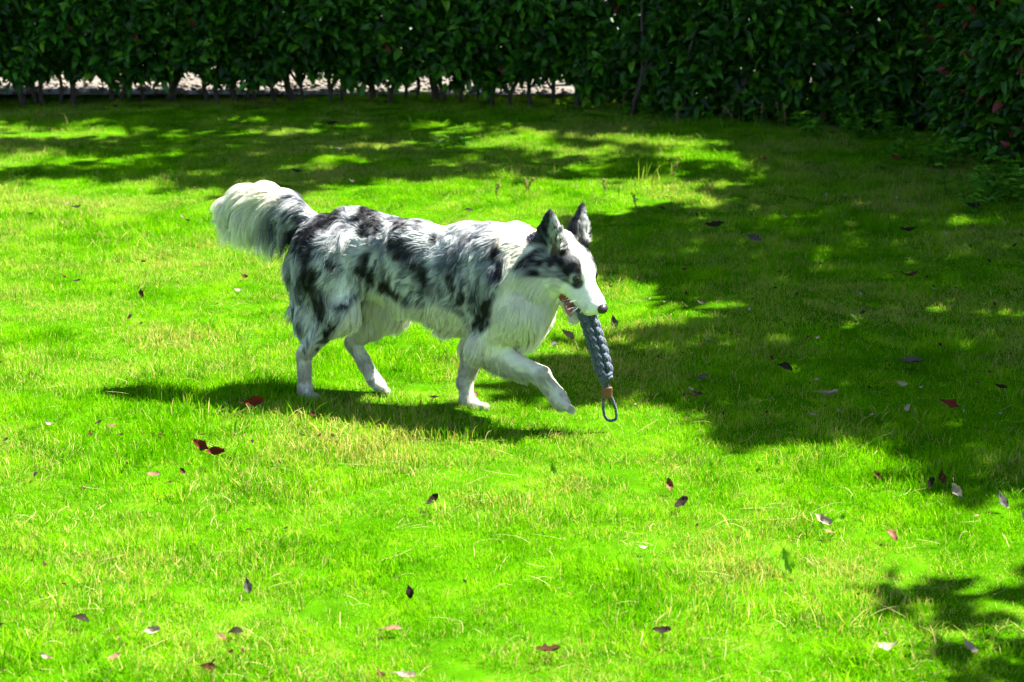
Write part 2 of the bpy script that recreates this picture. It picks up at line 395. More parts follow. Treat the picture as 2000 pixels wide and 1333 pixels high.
TREES = [(np.array([3.7, 12.9]), 'broad tree behind the corner of the hedge shading the far lawn'),
         (np.array([4.3, 8.3]), 'broad tree outside the picture shading the lawn beside the dog'),
         (np.array([3.6, 5.6]), 'small tree outside the picture shading the near corner of the lawn'),
         (np.array([7.6, 5.0]), 'tall unseen tree added beyond the side of the lawn to block sky'),
         (np.array([8.0, 10.5]), 'tall unseen tree added beyond the corner of the hedge to block sky'),
         (np.array([0.9, 12.55]), 'slim tree rising out of the back hedge')]
def build_trees():
    r = np.random.default_rng(21)
    clumps = []
    for pi, (poly, z0, z1) in enumerate(SHADE):
        g = poly_sample(poly, 21.0 if 2 <= pi <= 6 else 30.0, r); z = r.uniform(z0, z1, len(g))
        clumps.append(np.concatenate([g + SUNV[:2] * z[:, None], z[:, None]], 1))
    # thinner sprays that break up the sunlit patches before the hedge
    for poly in (gp((850, 245), (1005, 245), (1010, 290), (850, 288)), gp((1050, 272), (1372, 272), (1372, 312), (1060, 312)), gp((-200, 246), (320, 246), (320, 268), (-200, 268)), gp((1330, 330), (1480, 330), (1440, 372), (1330, 390))):
        g = poly_sample(poly, 5.0, r); z = r.uniform(3.2, 5.5, len(g)); clumps.append(np.concatenate([g + SUNV[:2] * z[:, None], z[:, None]], 1))
    # crowns over the hedge itself and on outward, away from the lawn in view
    for (x0, x1, y0, y1, dens) in ((0.7, 6.0, 12.0, 15.0, 9.0), (4.2, 6.5, 8.5, 12.6, 3.0)):
        n = int((x1 - x0) * (y1 - y0) * dens); z = r.uniform(3.4, 5.6, n)
        g = np.stack([r.uniform(x0, x1, n), r.uniform(y0, y1, n)], 1)
        clumps.append(np.concatenate([g + SUNV[:2] * z[:, None], z[:, None]], 1))
    n = 1500; z = r.uniform(1.8, 8.5, n); g = np.stack([r.uniform(4.5, 10.5, n), r.uniform(1.5, 14.0, n)], 1)  # extra crowns out of view, added to block skylight and deepen the shade
    ok = (g[:, 0] - SUNV[0] * z > 2.3); clumps.append(np.concatenate([g, z[:, None]], 1)[ok])
    C = np.concatenate(clumps)
    own = np.argmin([np.linalg.norm(C[:, :2] - t[0] - [0.6, 0.3], axis=1) for t in TREES], axis=0)
    for ti, (base, label) in enumerate(TREES):
        c = C[own == ti]
        if not len(c): continue
        root = empty('shade_tree', (float(base[0]), float(base[1]), 0)); tag(root, label, 'tree')
        off = np.array([base[0], base[1], 0])
        k = 36; n = len(c) * k
        d = r.normal(size=(n, 3)); d /= np.linalg.norm(d, axis=1)[:, None]
        p = np.repeat(c, k, 0) + d * (r.uniform(0, 1, (n, 1)) ** 0.45) * np.array([0.16, 0.16, 0.14])
        ln = r.uniform(0.11, 0.17, n)
        V, F, A = leaves_mesh(p - off, r.normal(size=(n, 3)) + [0, 0, -.3], r.normal(size=(n, 3)) * 0.6 + [0, 0, 1], ln, ln * 0.55, r.uniform(0, 1, n))
        mesh_obj('crown', V, F, M_CROWN, root, attrs=A)['kind'] = 'stuff'
        cen = c.mean(0); top = np.array([base[0] * 0.6 + cen[0] * 0.4, base[1] * 0.6 + cen[1] * 0.4, 3.3])
        rad = 0.11 if ti < 2 else 0.06
        path = smooth_path([[base[0], base[1], -0.1], [base[0] + .04, base[1], 1.0], [base[0] * .9 + top[0] * .1, base[1] * .9 + top[1] * .1, 2.1], top], 14)
        mesh_obj('trunk', *tube(path - off, np.linspace(rad, rad * 0.6, 14), 10), M_BARK, root)
        limbs = []
        # each clump hangs on the nearest clump that lies closer to the trunk
        order = np.argsort(np.linalg.norm(c - top, axis=1)); nodes = [top]; size = []
        par = []
        for ci in order:
            nd_ = np.array(nodes); q = int(np.argmin(np.linalg.norm(nd_ - c[ci], axis=1))); par.append(q); nodes.append(c[ci])
        load = np.ones(len(nodes))
        for m_ in range(len(par) - 1, -1, -1): load[par[m_]] += load[m_ + 1]
        for m_, q in enumerate(par):
            a, b = nodes[q], nodes[m_ + 1]; r1 = min(rad * .5, .005 * load[m_ + 1] ** .5)
            limbs.append(tube(smooth_path([a, (a + b) / 2 + r.normal(0, .03, 3), b], 4), np.linspace(r1, r1 * .85, 4), 5, False))
        limbs = [(v - off, f) for v, f in limbs]
        mesh_obj('limbs', *join(limbs), M_BARK, root)
build_trees()
# ================================================================== DOG
PSI = R(18.0)
DO = G(800, 790)
FW = np.array([math.cos(PSI), -math.sin(PSI), 0.0]); LF = np.array([math.sin(PSI), math.cos(PSI), 0.0])
CAM = np.array([0, 0, CAM_H])
def D(px, py, yl=0.0):
    """photo pixel -> dog-local point (forward, left, up) on the upright plane yl to the dog's left of its middle"""
    d = ray(px, py); t = (yl - (CAM - DO) @ LF) / (d @ LF); p = CAM + d * t - DO
    return np.array([p @ FW, yl, p[2]])
def to_local(w): q = w - DO; return np.array([q @ FW, q @ LF, q[2]])
PX = 0.0015
# head frame (columns forward, left, up) in dog-local space
def head_frame():
    al, be = R(45.0), R(32.0)
    f = np.array([math.cos(al) * math.cos(be), -math.sin(al) * math.cos(be), -math.sin(be)])
    l = np.array([math.sin(al), math.cos(al), 0.0]); u = np.cross(f, l)
    L = np.stack([FW, LF, [0, 0, 1]])
    return np.stack([L @ f, L @ l, L @ u], 1)
HM = head_frame(); HO = D(1140, 538, -0.045)
def H(x, y, z): return HO + HM @ np.array([x, y, z], float)
def to_head(p): return (p - HO) @ HM

def rc(p, a, b, ra, rb, ky=1.0):
    a = np.array(a, float); b = np.array(b, float); s = np.array([1, 1 / ky, 1])
    q = p * s; a = a * s; b = b * s; ab = b - a
    t = np.clip(((q - a) @ ab) / (ab @ ab + 1e-12), 0, 1)
    return np.linalg.norm(q - a - t[..., None] * ab, axis=-1) - (ra + (rb - ra) * t)
PR = []     # (a, b, ra, rb, ky, k, name)
def cone(a, b, ra, rb, k=0.02, ky=1.0): PR.append((a, b, ra, rb, ky, k))
c = PX
# trunk
cone(D(640, 478), D(720, 490), 56 * c, 66 * c, .03, .80)
cone(D(720, 490), D(810, 515), 66 * c, 78 * c, .04, .74)
cone(D(810, 515), D(905, 545), 78 * c, 92 * c, .04, .70)
cone(D(905, 545), D(985, 565), 92 * c, 80 * c, .04, .72)
cone(D(985, 565), D(1012, 590), 80 * c, 66 * c, .04, .74)
cone(D(930, 500), D(1010, 505), 60 * c, 60 * c, .04, .8)          # withers
# neck
cone(D(985, 530), D(1045, 525, -.02), 82 * c, 62 * c, .04, .84)
cone(D(1045, 525, -.02), H(-.10, 0, -.02), 60 * c, .066, .03, .9)
cone(D(1025, 590, -.01), H(-.09, 0, -.075), 58 * c, .05, .04, .85)
# near hind leg
cone(D(640, 510, -.055), D(662, 604, -.07), 62 * c, 36 * c, .06, .8)
cone(D(612, 520, -.05), D(618, 610, -.06), 40 * c, 22 * c, .03, .8)
cone(D(664, 604, -.07), D(600, 684, -.07), 31 * c, 14.5 * c, .035)
cone(D(606, 600, -.05), D(604, 645, -.06), 24 * c, 13 * c, .03, .8)
cone(D(606, 600, .05), D(612, 640, .055), 22 * c, 12 * c, .03, .8)
cone(D(594, 690, -.07), D(595, 755, -.07), 14.5 * c, 12.5 * c, .012)
cone(D(596, 757, -.07), D(597, 772, -.072), 13 * c, 13.5 * c, .01)
for q in (-1.5, -.5, .5, 1.5): cone(D(600, 772, -.072 + q * .009), D(614, 776, -.072 + q * .0125), 9 * c, 7 * c, .006)
cone(D(604, 545, -.045), D(602, 610, -.055), 26 * c, 22 * c, .03, .8)
# far hind leg, lifted
cone(D(655, 515, .055), D(765, 600, .072), 62 * c, 36 * c, .04, .8)
cone(D(765, 600, .072), D(692, 666, .068), 34 * c, 15 * c, .02)
cone(D(690, 670, .068), D(728, 738, .066), 15.5 * c, 13 * c, .012)
cone(D(728, 738, .066), D(738, 750, .066), 13.5 * c, 14 * c, .01)
for q in (-1.5, -.5, .5, 1.5): cone(D(738, 752, .066 + q * .009), D(752, 762, .066 + q * .0125), 9 * c, 7 * c, .006)
# near foreleg, reaching forward
cone(D(985, 555, -.065), D(1005, 610, -.08), 50 * c, 42 * c, .04, .8)
cone(D(1005, 610, -.075), D(945, 672, -.068), 42 * c, 28 * c, .05)
cone(D(948, 682, -.068), D(1056, 733, -.068), 25 * c, 16.5 * c, .035)
cone(D(1056, 733, -.07), D(1086, 772, -.068), 17.5 * c, 15.5 * c, .012)
cone(D(1086, 772, -.068), D(1094, 784, -.068), 16 * c, 16 * c, .01)
for q in (-1.5, -.5, .5, 1.5): cone(D(1093, 784, -.068 + q * .010), D(1109, 796, -.068 + q * .0135), 10 * c, 7.5 * c, .006)
# far foreleg, upright
cone(D(985, 565, .065), D(930, 670, .07), 46 * c, 26 * c, .04, .8)
cone(D(930, 668, .07), D(909, 745, .068), 25 * c, 15 * c, .02)
cone(D(909, 745, .068), D(912, 782, .066), 14.5 * c, 13.5 * c, .012)
cone(D(912, 782, .066), D(922, 790, .066), 14.5 * c, 14 * c, .01)
for q in (-1.5, -.5, .5, 1.5): cone(D(926, 792, .066 + q * .010), D(946, 796, .066 + q * .0135), 9 * c, 7.5 * c, .006)
# tail
TAILP = [(606, 436, 20), (572, 414, 23), (532, 398, 27), (492, 395, 28), (458, 404, 22)]
for (x0, y0, r0), (x1, y1, r1) in zip(TAILP[:-1], TAILP[1:]):
    cone(D(x0, y0), D(x1, y1), r0 * c, r1 * c, .02, .8)
n_body = len(PR)
# head
cone(H(-.085, 0, -.012), H(-.035, 0, -.006), .060, .052, .02, 1.0)     # skull
cone(H(-.045, -.022, .008), H(-.012, -.020, .006), .034, .026, .015)   # brows
cone(H(-.045, .022, .008), H(-.012, .020, .006), .034, .026, .015)
for s in (-1, 1):
    cone(H(-.08, s * .034, -.04), H(-.035, s * .030, -.045), .036, .032, .02)   # cheeks
    cone(H(-.02, s * .018, -.047), H(.076, s * .012, -.049), .029, .0215, .012)   # upper lips
cone(H(-.005, 0, -.016), H(.088, 0, -.035), .033, .0215, .02)           # bridge of the muzzle
JAW = []
def in_mouth_gap(hp):
    return None
cone(H(-.055, 0, -.085), H(.046, 0, -.126), .030, .0125, .008, .9)     # lower jaw
for s in (-1, 1):   # ears: broad leaf-shaped lobes, each a fan of tapering ridges
    eb, et = np.array([-.100, s * .052, .012]), np.array([-.153, s * .066, .117])
    wdir = np.array([.047, -s * .012, .032]) if s < 0 else np.array([.044, -s * .018, .030])
    for q in (-1, -.5, 0, .5, 1):
        a_ = eb + wdir * q * .62; m_ = (eb * .48 + et * .52) + wdir * q * .50 + np.array([0, s * .004, 0]) * (1 - q * q); t_ = et - (et - m_) * .10 * abs(q) * 2 + wdir * q * .10
        cone(H(*a_), H(*m_), .0115, .0085, .010); cone(H(*m_), H(*t_), .0085, .0055, .006)
EAR_C = [(np.array([-.078, s * .058, .020]), np.array([-.115, s * .068, .082])) for s in (-1, 1)]

def smin(a, b, k):
    h = np.clip(k - np.abs(a - b), 0, None) / k
    return np.minimum(a, b) - h * h * k * 0.25
def dog_sdf():
    h = 0.0042
    pts = np.array([p[0] for p in PR] + [p[1] for p in PR]); lo = pts.min(0) - 0.17; hi = pts.max(0) + 0.17
    n = np.ceil((hi - lo) / h).astype(int)
    vol = np.full(n, 0.5, np.float32)
    def region(a, b, ra, rb, ky, k):
        m = max(ra, rb) + k + 0.012
        l = np.minimum(a, b) - m; u = np.maximum(a, b) + m
        i0 = np.clip(((l - lo) / h).astype(int), 0, n - 1); i1 = np.clip(((u - lo) / h).astype(int) + 2, 1, n)
        ax = [lo[q] + h * np.arange(i0[q], i1[q]) for q in range(3)]
        return tuple(slice(i0[q], i1[q]) for q in range(3)), np.stack(np.meshgrid(*ax, indexing='ij'), -1)
    for (a, b, ra, rb, ky, k) in PR:
        sl, P = region(a, b, ra, rb, ky, k)
        vol[sl] = smin(vol[sl], rc(P, a, b, ra, rb, ky).astype(np.float32), k)
    def carve(a, b, ra, rb, ky=1.0, k=.006):
        sl, P = region(a, b, ra, rb, ky, k)
        dd = -rc(P, a, b, ra, rb, ky).astype(np.float32)
        vol[sl] = -smin(-vol[sl], -dd, k)
    # open mouth between upper lips and lower jaw
    for s in (-.018, 0, .018):
        carve(H(-.012, s, -.094), H(.075, s, -.086), .0115, .019)
    # hollow of the ears, open to the front and outside
    for a_, b_ in EAR_C: carve(H(*a_), H(*b_), .0135, .006, k=.006)
    return vol, lo, h
def surface_nets(v, lo, h):
    s = v < 0
    c8 = [s[i:v.shape[0] - 1 + i, j:v.shape[1] - 1 + j, k:v.shape[2] - 1 + k] for i in (0, 1) for j in (0, 1) for k in (0, 1)]
    cnt = sum(x.astype(np.int8) for x in c8); I = np.argwhere((cnt > 0) & (cnt < 8))
    acc = np.zeros((len(I), 3)); m = np.zeros(len(I))
    cs = [(i, j, k) for i in (0, 1) for j in (0, 1) for k in (0, 1)]
    for a in cs:
        for ax in range(3):
            if a[ax]: continue
            b = list(a); b[ax] = 1
            va = v[tuple((I + a).T)]; vb = v[tuple((I + b).T)]; x = (va < 0) != (vb < 0)
            t = np.where(x, va / np.where(x, va - vb, 1), 0)
            acc += np.where(x[:, None], np.array(a) + t[:, None] * (np.array(b) - np.array(a)), 0); m += x
    V = lo + h * (I + acc / m[:, None])
    vid = np.full(np.array(v.shape) - 1, -1, np.int32); vid[tuple(I.T)] = np.arange(len(I))
    F = []
    for ax in range(3):
        o1, o2 = [(1, 2), (2, 0), (0, 1)][ax]
        sl0 = [slice(None)] * 3; sl1 = [slice(None)] * 3; sl0[ax] = slice(0, -1); sl1[ax] = slice(1, None)
        A = s[tuple(sl0)]; B = s[tuple(sl1)]
        E = np.argwhere(A != B); E = E[(E[:, o1] > 0) & (E[:, o2] > 0)]
        E = E[(E[:, o1] < v.shape[o1] - 1) & (E[:, o2] < v.shape[o2] - 1)]
        def cell(d1, d2):
            q = E.copy(); q[:, o1] -= d1; q[:, o2] -= d2; return vid[tuple(q.T)]
        Q = np.stack([cell(1, 1), cell(0, 1), cell(0, 0), cell(1, 0)], 1)
        flip = ~A[tuple(E.T)]; Q[flip] = Q[flip][:, ::-1]
        F.append(Q)
    F = np.concatenate(F); F = F[(F >= 0).all(1)]
    return V, F

# ---- coat colour as a function of place on the body (dog-local)
XZ = lambda px, py, yl=-.1: D(px, py, yl if yl == 0 else float(np.interp(py, [412, 500], [-.015, -.1])))[[0, 2]]
def poly_xz(pts, yl=-.1): return np.array([XZ(x, y, yl) for x, y in pts])
def poly_sd(p, poly):
    """signed distance to a polygon, negative inside"""
    d = np.full(len(p), 1e9)
    for i in range(len(poly)):
        a, b = poly[i - 1], poly[i]; ab = b - a; t = np.clip(((p - a) @ ab) / (ab @ ab), 0, 1)
        d = np.minimum(d, np.linalg.norm(p - a - t[:, None] * ab, axis=1))
    return np.where(in_poly(p, poly), -d, d)
WHITE_P = poly_xz([(945, 428), (962, 470), (986, 500), (988, 555), (970, 585), (966, 622), (942, 655), (914, 668), (898, 618), (850, 598), (798, 604), (749, 590), (715, 580), (682, 602), (668, 632), (628, 664), (604, 678), (540, 680), (500, 900), (1400, 900), (1400, 250), (945, 300)])
TAIL_P = poly_xz([(300, 250), (546, 250), (548, 388), (520, 440), (490, 490), (300, 640)], 0.0)
BLACK = [(640, 424, 26, 16, 0), (612, 452, 20, 26, .5), (604, 492, 18, 30, 0), (612, 540, 19, 32, .1), (624, 585, 17, 32, 0), (630, 612, 11, 16, 0), (586, 470, 8, 30, 0),
         (669, 602, 15, 9, 0), (636, 655, 15, 15, 0), (702, 519, 13, 24, .25), (716, 548, 10, 22, .3), (710, 416, 20, 12, .3), (724, 443, 22, 18, .3), (700, 428, 14, 12, 0),
         (772, 487, 20, 22, .3), (778, 421, 26, 8, .1), (790, 500, 14, 12, 0), (762, 576, 26, 9, .45), (748, 566, 16, 9, .4), (823, 424, 32, 9, .1), (850, 432, 18, 6, .2), (822, 540, 14, 20, .2), (810, 530, 12, 10, 0),
         (880, 545, 10, 16, .3), (884, 562, 8, 10, 0), (902, 585, 9, 16, .2), (966, 490, 9, 22, -.3), (979, 530, 8, 22, 0), (957, 598, 11, 24, .2), (944, 630, 14, 16, .3), (928, 640, 8, 12, 0),
         (652, 516, 8, 8, 0), (650, 640, 7, 9, 0), (845, 470, 6, 7, 0), (596, 688, 9, 5, 0), (613, 684, 4, 6, 0), (785, 440, 14, 8, .2), (905, 470, 10, 6, .4), (574, 430, 8, 10, 0), (555, 470, 9, 20, .5), (540, 500, 8, 16, .5)]
BLUE = [(955, 515, 24, 34, .1), (930, 580, 18, 30, .1), (800, 510, 40, 26, .2), (880, 520, 26, 30, 0), (735, 480, 20, 20, 0), (560, 480, 18, 40, .4), (840, 560, 30, 16, 0)]
LIGHT = [(880, 448, 60, 12, 0), (800, 450, 30, 16, .3), (680, 470, 28, 30, 0), (690, 410, 20, 14, 0), (912, 522, 8, 18, 0), (660, 560, 26, 30, 0), (740, 425, 12, 10, 0), (600, 630, 14, 24, 0), (560, 400, 20, 12, 0), (850, 500, 30, 18, 0), (760, 520, 18, 24, 0)]
def blob_field(p2, spots, soft, yl=-.1):
    out = np.zeros(len(p2))
    for (x, y, a, b, t) in spots:
        c0 = XZ(x, y, yl); q = (p2 - c0) / PX
        u = q[:, 0] * math.cos(t) - q[:, 1] * math.sin(t); w = q[:, 0] * math.sin(t) + q[:, 1] * math.cos(t)
        e = np.hypot(u / a, w / b) * (.96 if spots is BLACK else 1.0)
        out = np.maximum(out, np.clip((1.0 - e) / soft + 0.5, 0, 1))
    return out
def lerp(a, b, t): return a + (b - a) * np.asarray(t)[:, None]
C_WHITE = np.array([0.96, 0.93, 0.79]); C_BLACK = np.array([0.010, 0.009, 0.011]); C_SLATE = np.array([0.085, 0.10, 0.13]); C_PALE = np.array([0.78, 0.78, 0.765]); C_BLUE = np.array([0.045, 0.06, 0.09])
def coat(p, jit):
    """p (n,3) dog-local, jit (n,) random 0..1 per hair"""
    n3 = np.stack([wnoise(p, 34, s) for s in (1, 2, 3)], 1)
    q = p + n3 * 0.008
    p2 = q[:, [0, 2]]
    m = np.clip(0.50 + 0.16 * wnoise(p, 38, 5) + 0.26 * wnoise(p * [1, 1, .6], 110, 6) + 0.16 * wnoise(p, 190, 7) + (jit - .5) * 1.25, 0, 1)
    lt = blob_field(p2, LIGHT, 0.9); m = np.clip(m + 0.42 * lt, 0, 1)
    col = lerp(C_SLATE, C_PALE, m)
    col = lerp(col, C_BLUE[None] * (0.6 + 0.9 * jit[:, None]), blob_field(p2, BLUE, 0.9) * 0.5)
    bl = np.clip(blob_field(p2, BLACK, 0.38) + .22 * wnoise(p, 120, 13) * (blob_field(p2, BLACK, 1.4) > .05), 0, 1)
    col = lerp(col, C_BLACK[None] * (0.6 + 1.2 * jit[:, None]), np.clip(bl * 1.1 - 0.05 - 0.1 * jit, 0, 1))
    w = np.clip(0.5 - poly_sd(p2, WHITE_P) / 0.016, 0, 1)
    w = np.maximum(w, np.clip(0.5 - poly_sd(p2, TAIL_P) / 0.03, 0, 1))
    # belly and inside of the legs are white
    low = np.clip((0.22 - p[:, 2]) / 0.03, 0, 1) * np.clip((p[:, 0] + 0.17) / .05, 0, 1) * np.clip((0.055 - np.abs(p[:, 1])) / 0.02, 0, 1)
    w = np.maximum(w, low)
    col = lerp(col, C_WHITE[None] * (0.74 + 0.29 * jit[:, None]), w)
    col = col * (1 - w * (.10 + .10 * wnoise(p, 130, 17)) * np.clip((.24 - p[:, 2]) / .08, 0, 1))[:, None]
    col = col * (1 - .26 * w * np.clip((.20 - p[:, 2]) / .06, 0, 1))[:, None]      # lower legs darkened: shade under the body put into the white fur
    # small dark marks kept on the white lower hind leg
    legm = blob_field(p2, [(590, 688, 10, 5, .4), (613, 684, 4, 6, 0), (625, 668, 10, 8, 0)], .5) * (p[:, 1] < 0)
    col = lerp(col, C_SLATE[None] * .5, legm * .9)
    # ---- head
    hp = to_head(p); hq = hp + n3 * 0.004
    ay = np.abs(hq[:, 1])
    face = np.clip((ay - (0.021 + 0.30 * np.clip(hq[:, 0] + .012, 0, 1))) / 0.006, 0, 1) * np.clip((hq[:, 2] + 0.030 + 0.55 * np.clip(-hq[:, 0] - .03, 0, .06)) / 0.008, 0, 1) * np.clip((0.020 - hq[:, 0]) / 0.008, 0, 1) * np.clip((hq[:, 0] + 0.128) / 0.012, 0, 1)
    face = np.where((hp[:, 0] > -.16) & (hp[:, 2] > -.08), face, 0)
    mid_ = np.clip(1.3 - np.linalg.norm((hq - np.stack([hq[:, 0] * 0 - .048, np.sign(hq[:, 1]) * .055, hq[:, 0] * 0 - .022], 1)) / [.032, .05, .022], axis=1), 0, 1)
    fm = np.clip(0.25 + 0.35 * wnoise(p, 90, 9) + 0.25 * wnoise(p, 170, 10) + (jit - .5) * .8 + .6 * mid_, 0, 1)
    fc = lerp(C_BLACK * 1.5, C_PALE * .72, fm)
    fc = lerp(fc, C_BLACK[None] * 1.3, np.clip(1.4 - np.linalg.norm(hq - np.stack([hq[:, 0] * 0 + .004, np.sign(hq[:, 1]) * .036, hq[:, 0] * 0 - .002], 1), axis=1) / 0.014, 0, 1))
    col = lerp(col, fc, face)
    ring = np.linalg.norm((hq - np.stack([hq[:, 0] * 0 + .012, np.sign(hq[:, 1]) * .034, hq[:, 0] * 0 - .007], 1)) / [1, 1.3, 1], axis=1)
    col = lerp(col, C_BLACK[None] * 1.5, np.clip((.0185 - ring) / .005, 0, 1) * .92)
    # ears: black edges and backs, pale grey hair inside, brown skin in the hollow
    et_ = (hp[:, 0] + .1) * -.056 + (np.abs(hp[:, 1]) - .052) * .014 + (hp[:, 2] - .012) * .11
    ear = np.clip((et_ / .0154 - .12) / .1, 0, 1) * np.clip((np.abs(hp[:, 1]) - 0.034) / 0.006, 0, 1) * (hp[:, 0] < -.04) * (np.linalg.norm(hp - np.stack([hp[:, 0] * 0 - .128, np.sign(hp[:, 1]) * .06, hp[:, 0] * 0 + .075], 1), axis=1) < .085)
    along = (hp[:, 0] + .156) * 1.0 + (hp[:, 2] - .122) * .46          # from the back edge of the ear to the front edge
    front = np.clip((along - .004) / .012, 0, 1) * np.clip((.125 - hp[:, 2]) / .02, 0, 1)
    ec = lerp(lerp(np.broadcast_to(C_BLACK * 1.4, col.shape), C_SLATE * 1.1, (jit > .55) * .8), C_PALE[None] * (.3 + .85 * jit[:, None]), front * (jit > .3))
    col = lerp(col, ec, ear)
    return col
def body_extra(p, col):
    hp = to_head(p)
    # pink gums and lips inside the mouth, bare dark lip line, brown ear hollow
    d = np.minimum.reduce([rc(p, H(-.012, s, -.094), H(.075, s, -.086), .0115, .019) for s in (-.018, 0, .018)])
    pink = np.clip((0.0035 - d) / 0.002, 0, 1)
    col = lerp(col, np.array([0.30, 0.075, 0.06]) * (0.7 + 0.4 * wnoise(p, 120, 4)[:, None] ** 2), pink)
    de = np.minimum.reduce([rc(p, H(*a_), H(*b_), .0135, .006) for a_, b_ in EAR_C])
    col = lerp(col, np.array([0.10, 0.065, 0.05]), np.clip((0.003 - de) / 0.002, 0, 1))
    paw = np.zeros(len(p))
    for (x, y, yl) in ((752, 768, .066), (742, 764, .066)):
        paw = np.maximum(paw, np.clip(1.6 - np.linalg.norm(p - D(x, y, yl), axis=1) / 0.014, 0, 1))
    return lerp(col, np.array([.03, .028, .03]), paw), np.maximum(pink, np.clip((0.003 - de) / 0.002, 0, 1))

def mat_vcol(name, rough, spec=0.3, hair=False, mul=1.0):
    m, nt, out = new_mat(name)
    a = attr(nt, 'coat')
    if hair:
        d = N(nt, 'ShaderNodeBsdfDiffuse'); t = N(nt, 'ShaderNodeBsdfTranslucent'); g = N(nt, 'ShaderNodeBsdfGlossy', Roughness=0.4)
        m1 = N(nt, 'ShaderNodeMixShader'); m1.inputs[0].default_value = 0.45; m2 = N(nt, 'ShaderNodeMixShader'); m2.inputs[0].default_value = 0.025
        nt.links.new(a.outputs['Color'], d.inputs[0]); nt.links.new(a.outputs['Color'], t.inputs[0]); g.inputs[0].default_value = (.8, .8, .85, 1)
        nt.links.new(d.outputs[0], m1.inputs[1]); nt.links.new(t.outputs[0], m1.inputs[2]); nt.links.new(m1.outputs[0], m2.inputs[1]); nt.links.new(g.outputs[0], m2.inputs[2])
        nt.links.new(m2.outputs[0], out.inputs[0])
    else:
        p = N(nt, 'ShaderNodeBsdfPrincipled', Roughness=rough); p.inputs['Specular IOR Level'].default_value = spec
        nt.links.new(a.outputs['Color'], p.inputs['Base Color']); nt.links.new(p.outputs[0], out.inputs[0])
    return m
M_SKIN = mat_vcol('dog_skin', 0.75); M_FUR = mat_vcol('dog_fur', 0.5, hair=True)

dog = empty('dog', DO.tolist(), -PSI)
tag(dog, 'grey and white merle sheepdog walking on the lawn with a rope toy in its mouth', 'dog')
vol, lo_, hh_ = dog_sdf()
BV, BF = surface_nets(vol, lo_, hh_)
del vol
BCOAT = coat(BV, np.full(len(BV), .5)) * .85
bc, bare = body_extra(BV, BCOAT)
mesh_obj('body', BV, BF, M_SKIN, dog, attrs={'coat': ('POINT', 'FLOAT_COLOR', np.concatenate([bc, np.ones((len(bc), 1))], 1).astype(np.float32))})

# ---- fur: every hair follows the lie of the coat given at these places (pixel, yl, length, direction in the photo, lift, droop, wave)
CT = []
def ct(px, py, yl, ln, dx, dy, lift=.35, wave=.3, dlat=0.0):
    v = D(px + dx * 10, py + dy * 10, yl) - D(px, py, yl); v /= np.linalg.norm(v); v[1] = dlat
    CT.append((D(px, py, yl), ln, v, lift, wave))
def both(px, py, yl, *a, **k): ct(px, py, -yl, *a, **k); ct(px, py, yl, *a, **k)
for a in [(650, 420, .0, .05, -1, .1, .6, 1), (700, 408, 0, .055, -1, -.1, .75, 1.2), (760, 415, 0, .05, -1, .05, .6, 1.1), (850, 432, 0, .038, -1, .05, .4, .8), (940, 440, 0, .042, -1, .15, .35, .5), (1010, 438, -.01, .05, -1, .3, .5, .4)]: ct(*a)
for a in [(660, 480, .07, .05, -.7, .7, .45, 1), (720, 470, .09, .045, -.8, .5, .4, .9), (790, 470, .09, .042, -.8, .5, .35, .8), (870, 475, .1, .038, -.8, .5, .3, .7), (940, 480, .1, .042, -.7, .7, .35, .7),
          (700, 540, .09, .042, -.5, .9, .3, .6), (770, 540, .10, .04, -.6, .8, .28, .5), (850, 550, .11, .038, -.6, .8, .25, .4), (930, 560, .11, .036, -.35, 1, .25, .4),
          (740, 590, .06, .055, -.25, 1, .2, .3), (800, 595, .07, .055, -.4, .9, .2, .3), (860, 630, .06, .05, -.6, .8, .22, .2), (900, 655, .05, .045, -.5, .8, .22, .2),
          (980, 470, .09, .055, -.6, .8, .5, .6), (1020, 520, .09, .065, -.5, .9, .5, .5), (1000, 590, .09, .04, -.4, 1, .2, .2), (1050, 560, .08, .065, -.5, .9, .45, .5), (1040, 630, .05, .07, -.3, 1, .4, .4), (1075, 600, .05, .055, -.3, 1, .4, .4), (960, 620, .1, .03, -.4, .9, .2, .2), (960, 660, .09, .03, -.5, .9, .2, .2)]:
    both(*a)
for s in (-1, 1):
    ct(598, 470, s * .03, .05, -.4, 1, .45, .7); ct(590, 520, s * .05, .06, -.35, 1, .5, .6); ct(592, 570, s * .06, .06, -.25, 1, .45, .5); ct(598, 620, s * .07, .055, -.2, 1, .4, .4)
ct(640, 570, -.1, .045, -.35, 1, .3, .6); ct(650, 620, -.1, .035, -.35, 1, .25, .4); ct(610, 650, -.08, .045, -.2, 1, .35, .4); ct(640, 665, -.08, .016, -.6, .8, .25, .1); ct(600, 685, -.07, .014, -.1, 1, .25, 0)
ct(594, 715, -.07, .010, 0, 1, .25, 0); ct(594, 750, -.07, .008, 0, 1, .2, 0); ct(605, 772, -.07, .005, .8, .4, .2, 0)
ct(730, 610, .08, .03, -.3, 1, .3, .2); ct(700, 655, .07, .016, -.2, 1, .2, 0); ct(705, 695, .068, .010, .5, .9, .2, 0); ct(728, 735, .066, .008, .5, .9, .2, 0); ct(748, 760, .066, .004, .8, .5, .2, 0)
ct(935, 690, -.08, .03, -.3, 1, .3, .2); ct(960, 715, -.07, .045, .1, 1, .5, .2); ct(1000, 732, -.07, .036, .3, .9, .45, .1); ct(1020, 700, -.08, .012, .9, .4, .2, 0); ct(1040, 745, -.07, .016, .5, .9, .25, 0); ct(1062, 735, -.07, .009, .6, .8, .2, 0); ct(1088, 770, -.07, .008, .6, .8, .2, 0); ct(1104, 793, -.07, .005, .8, .6, .2, 0)
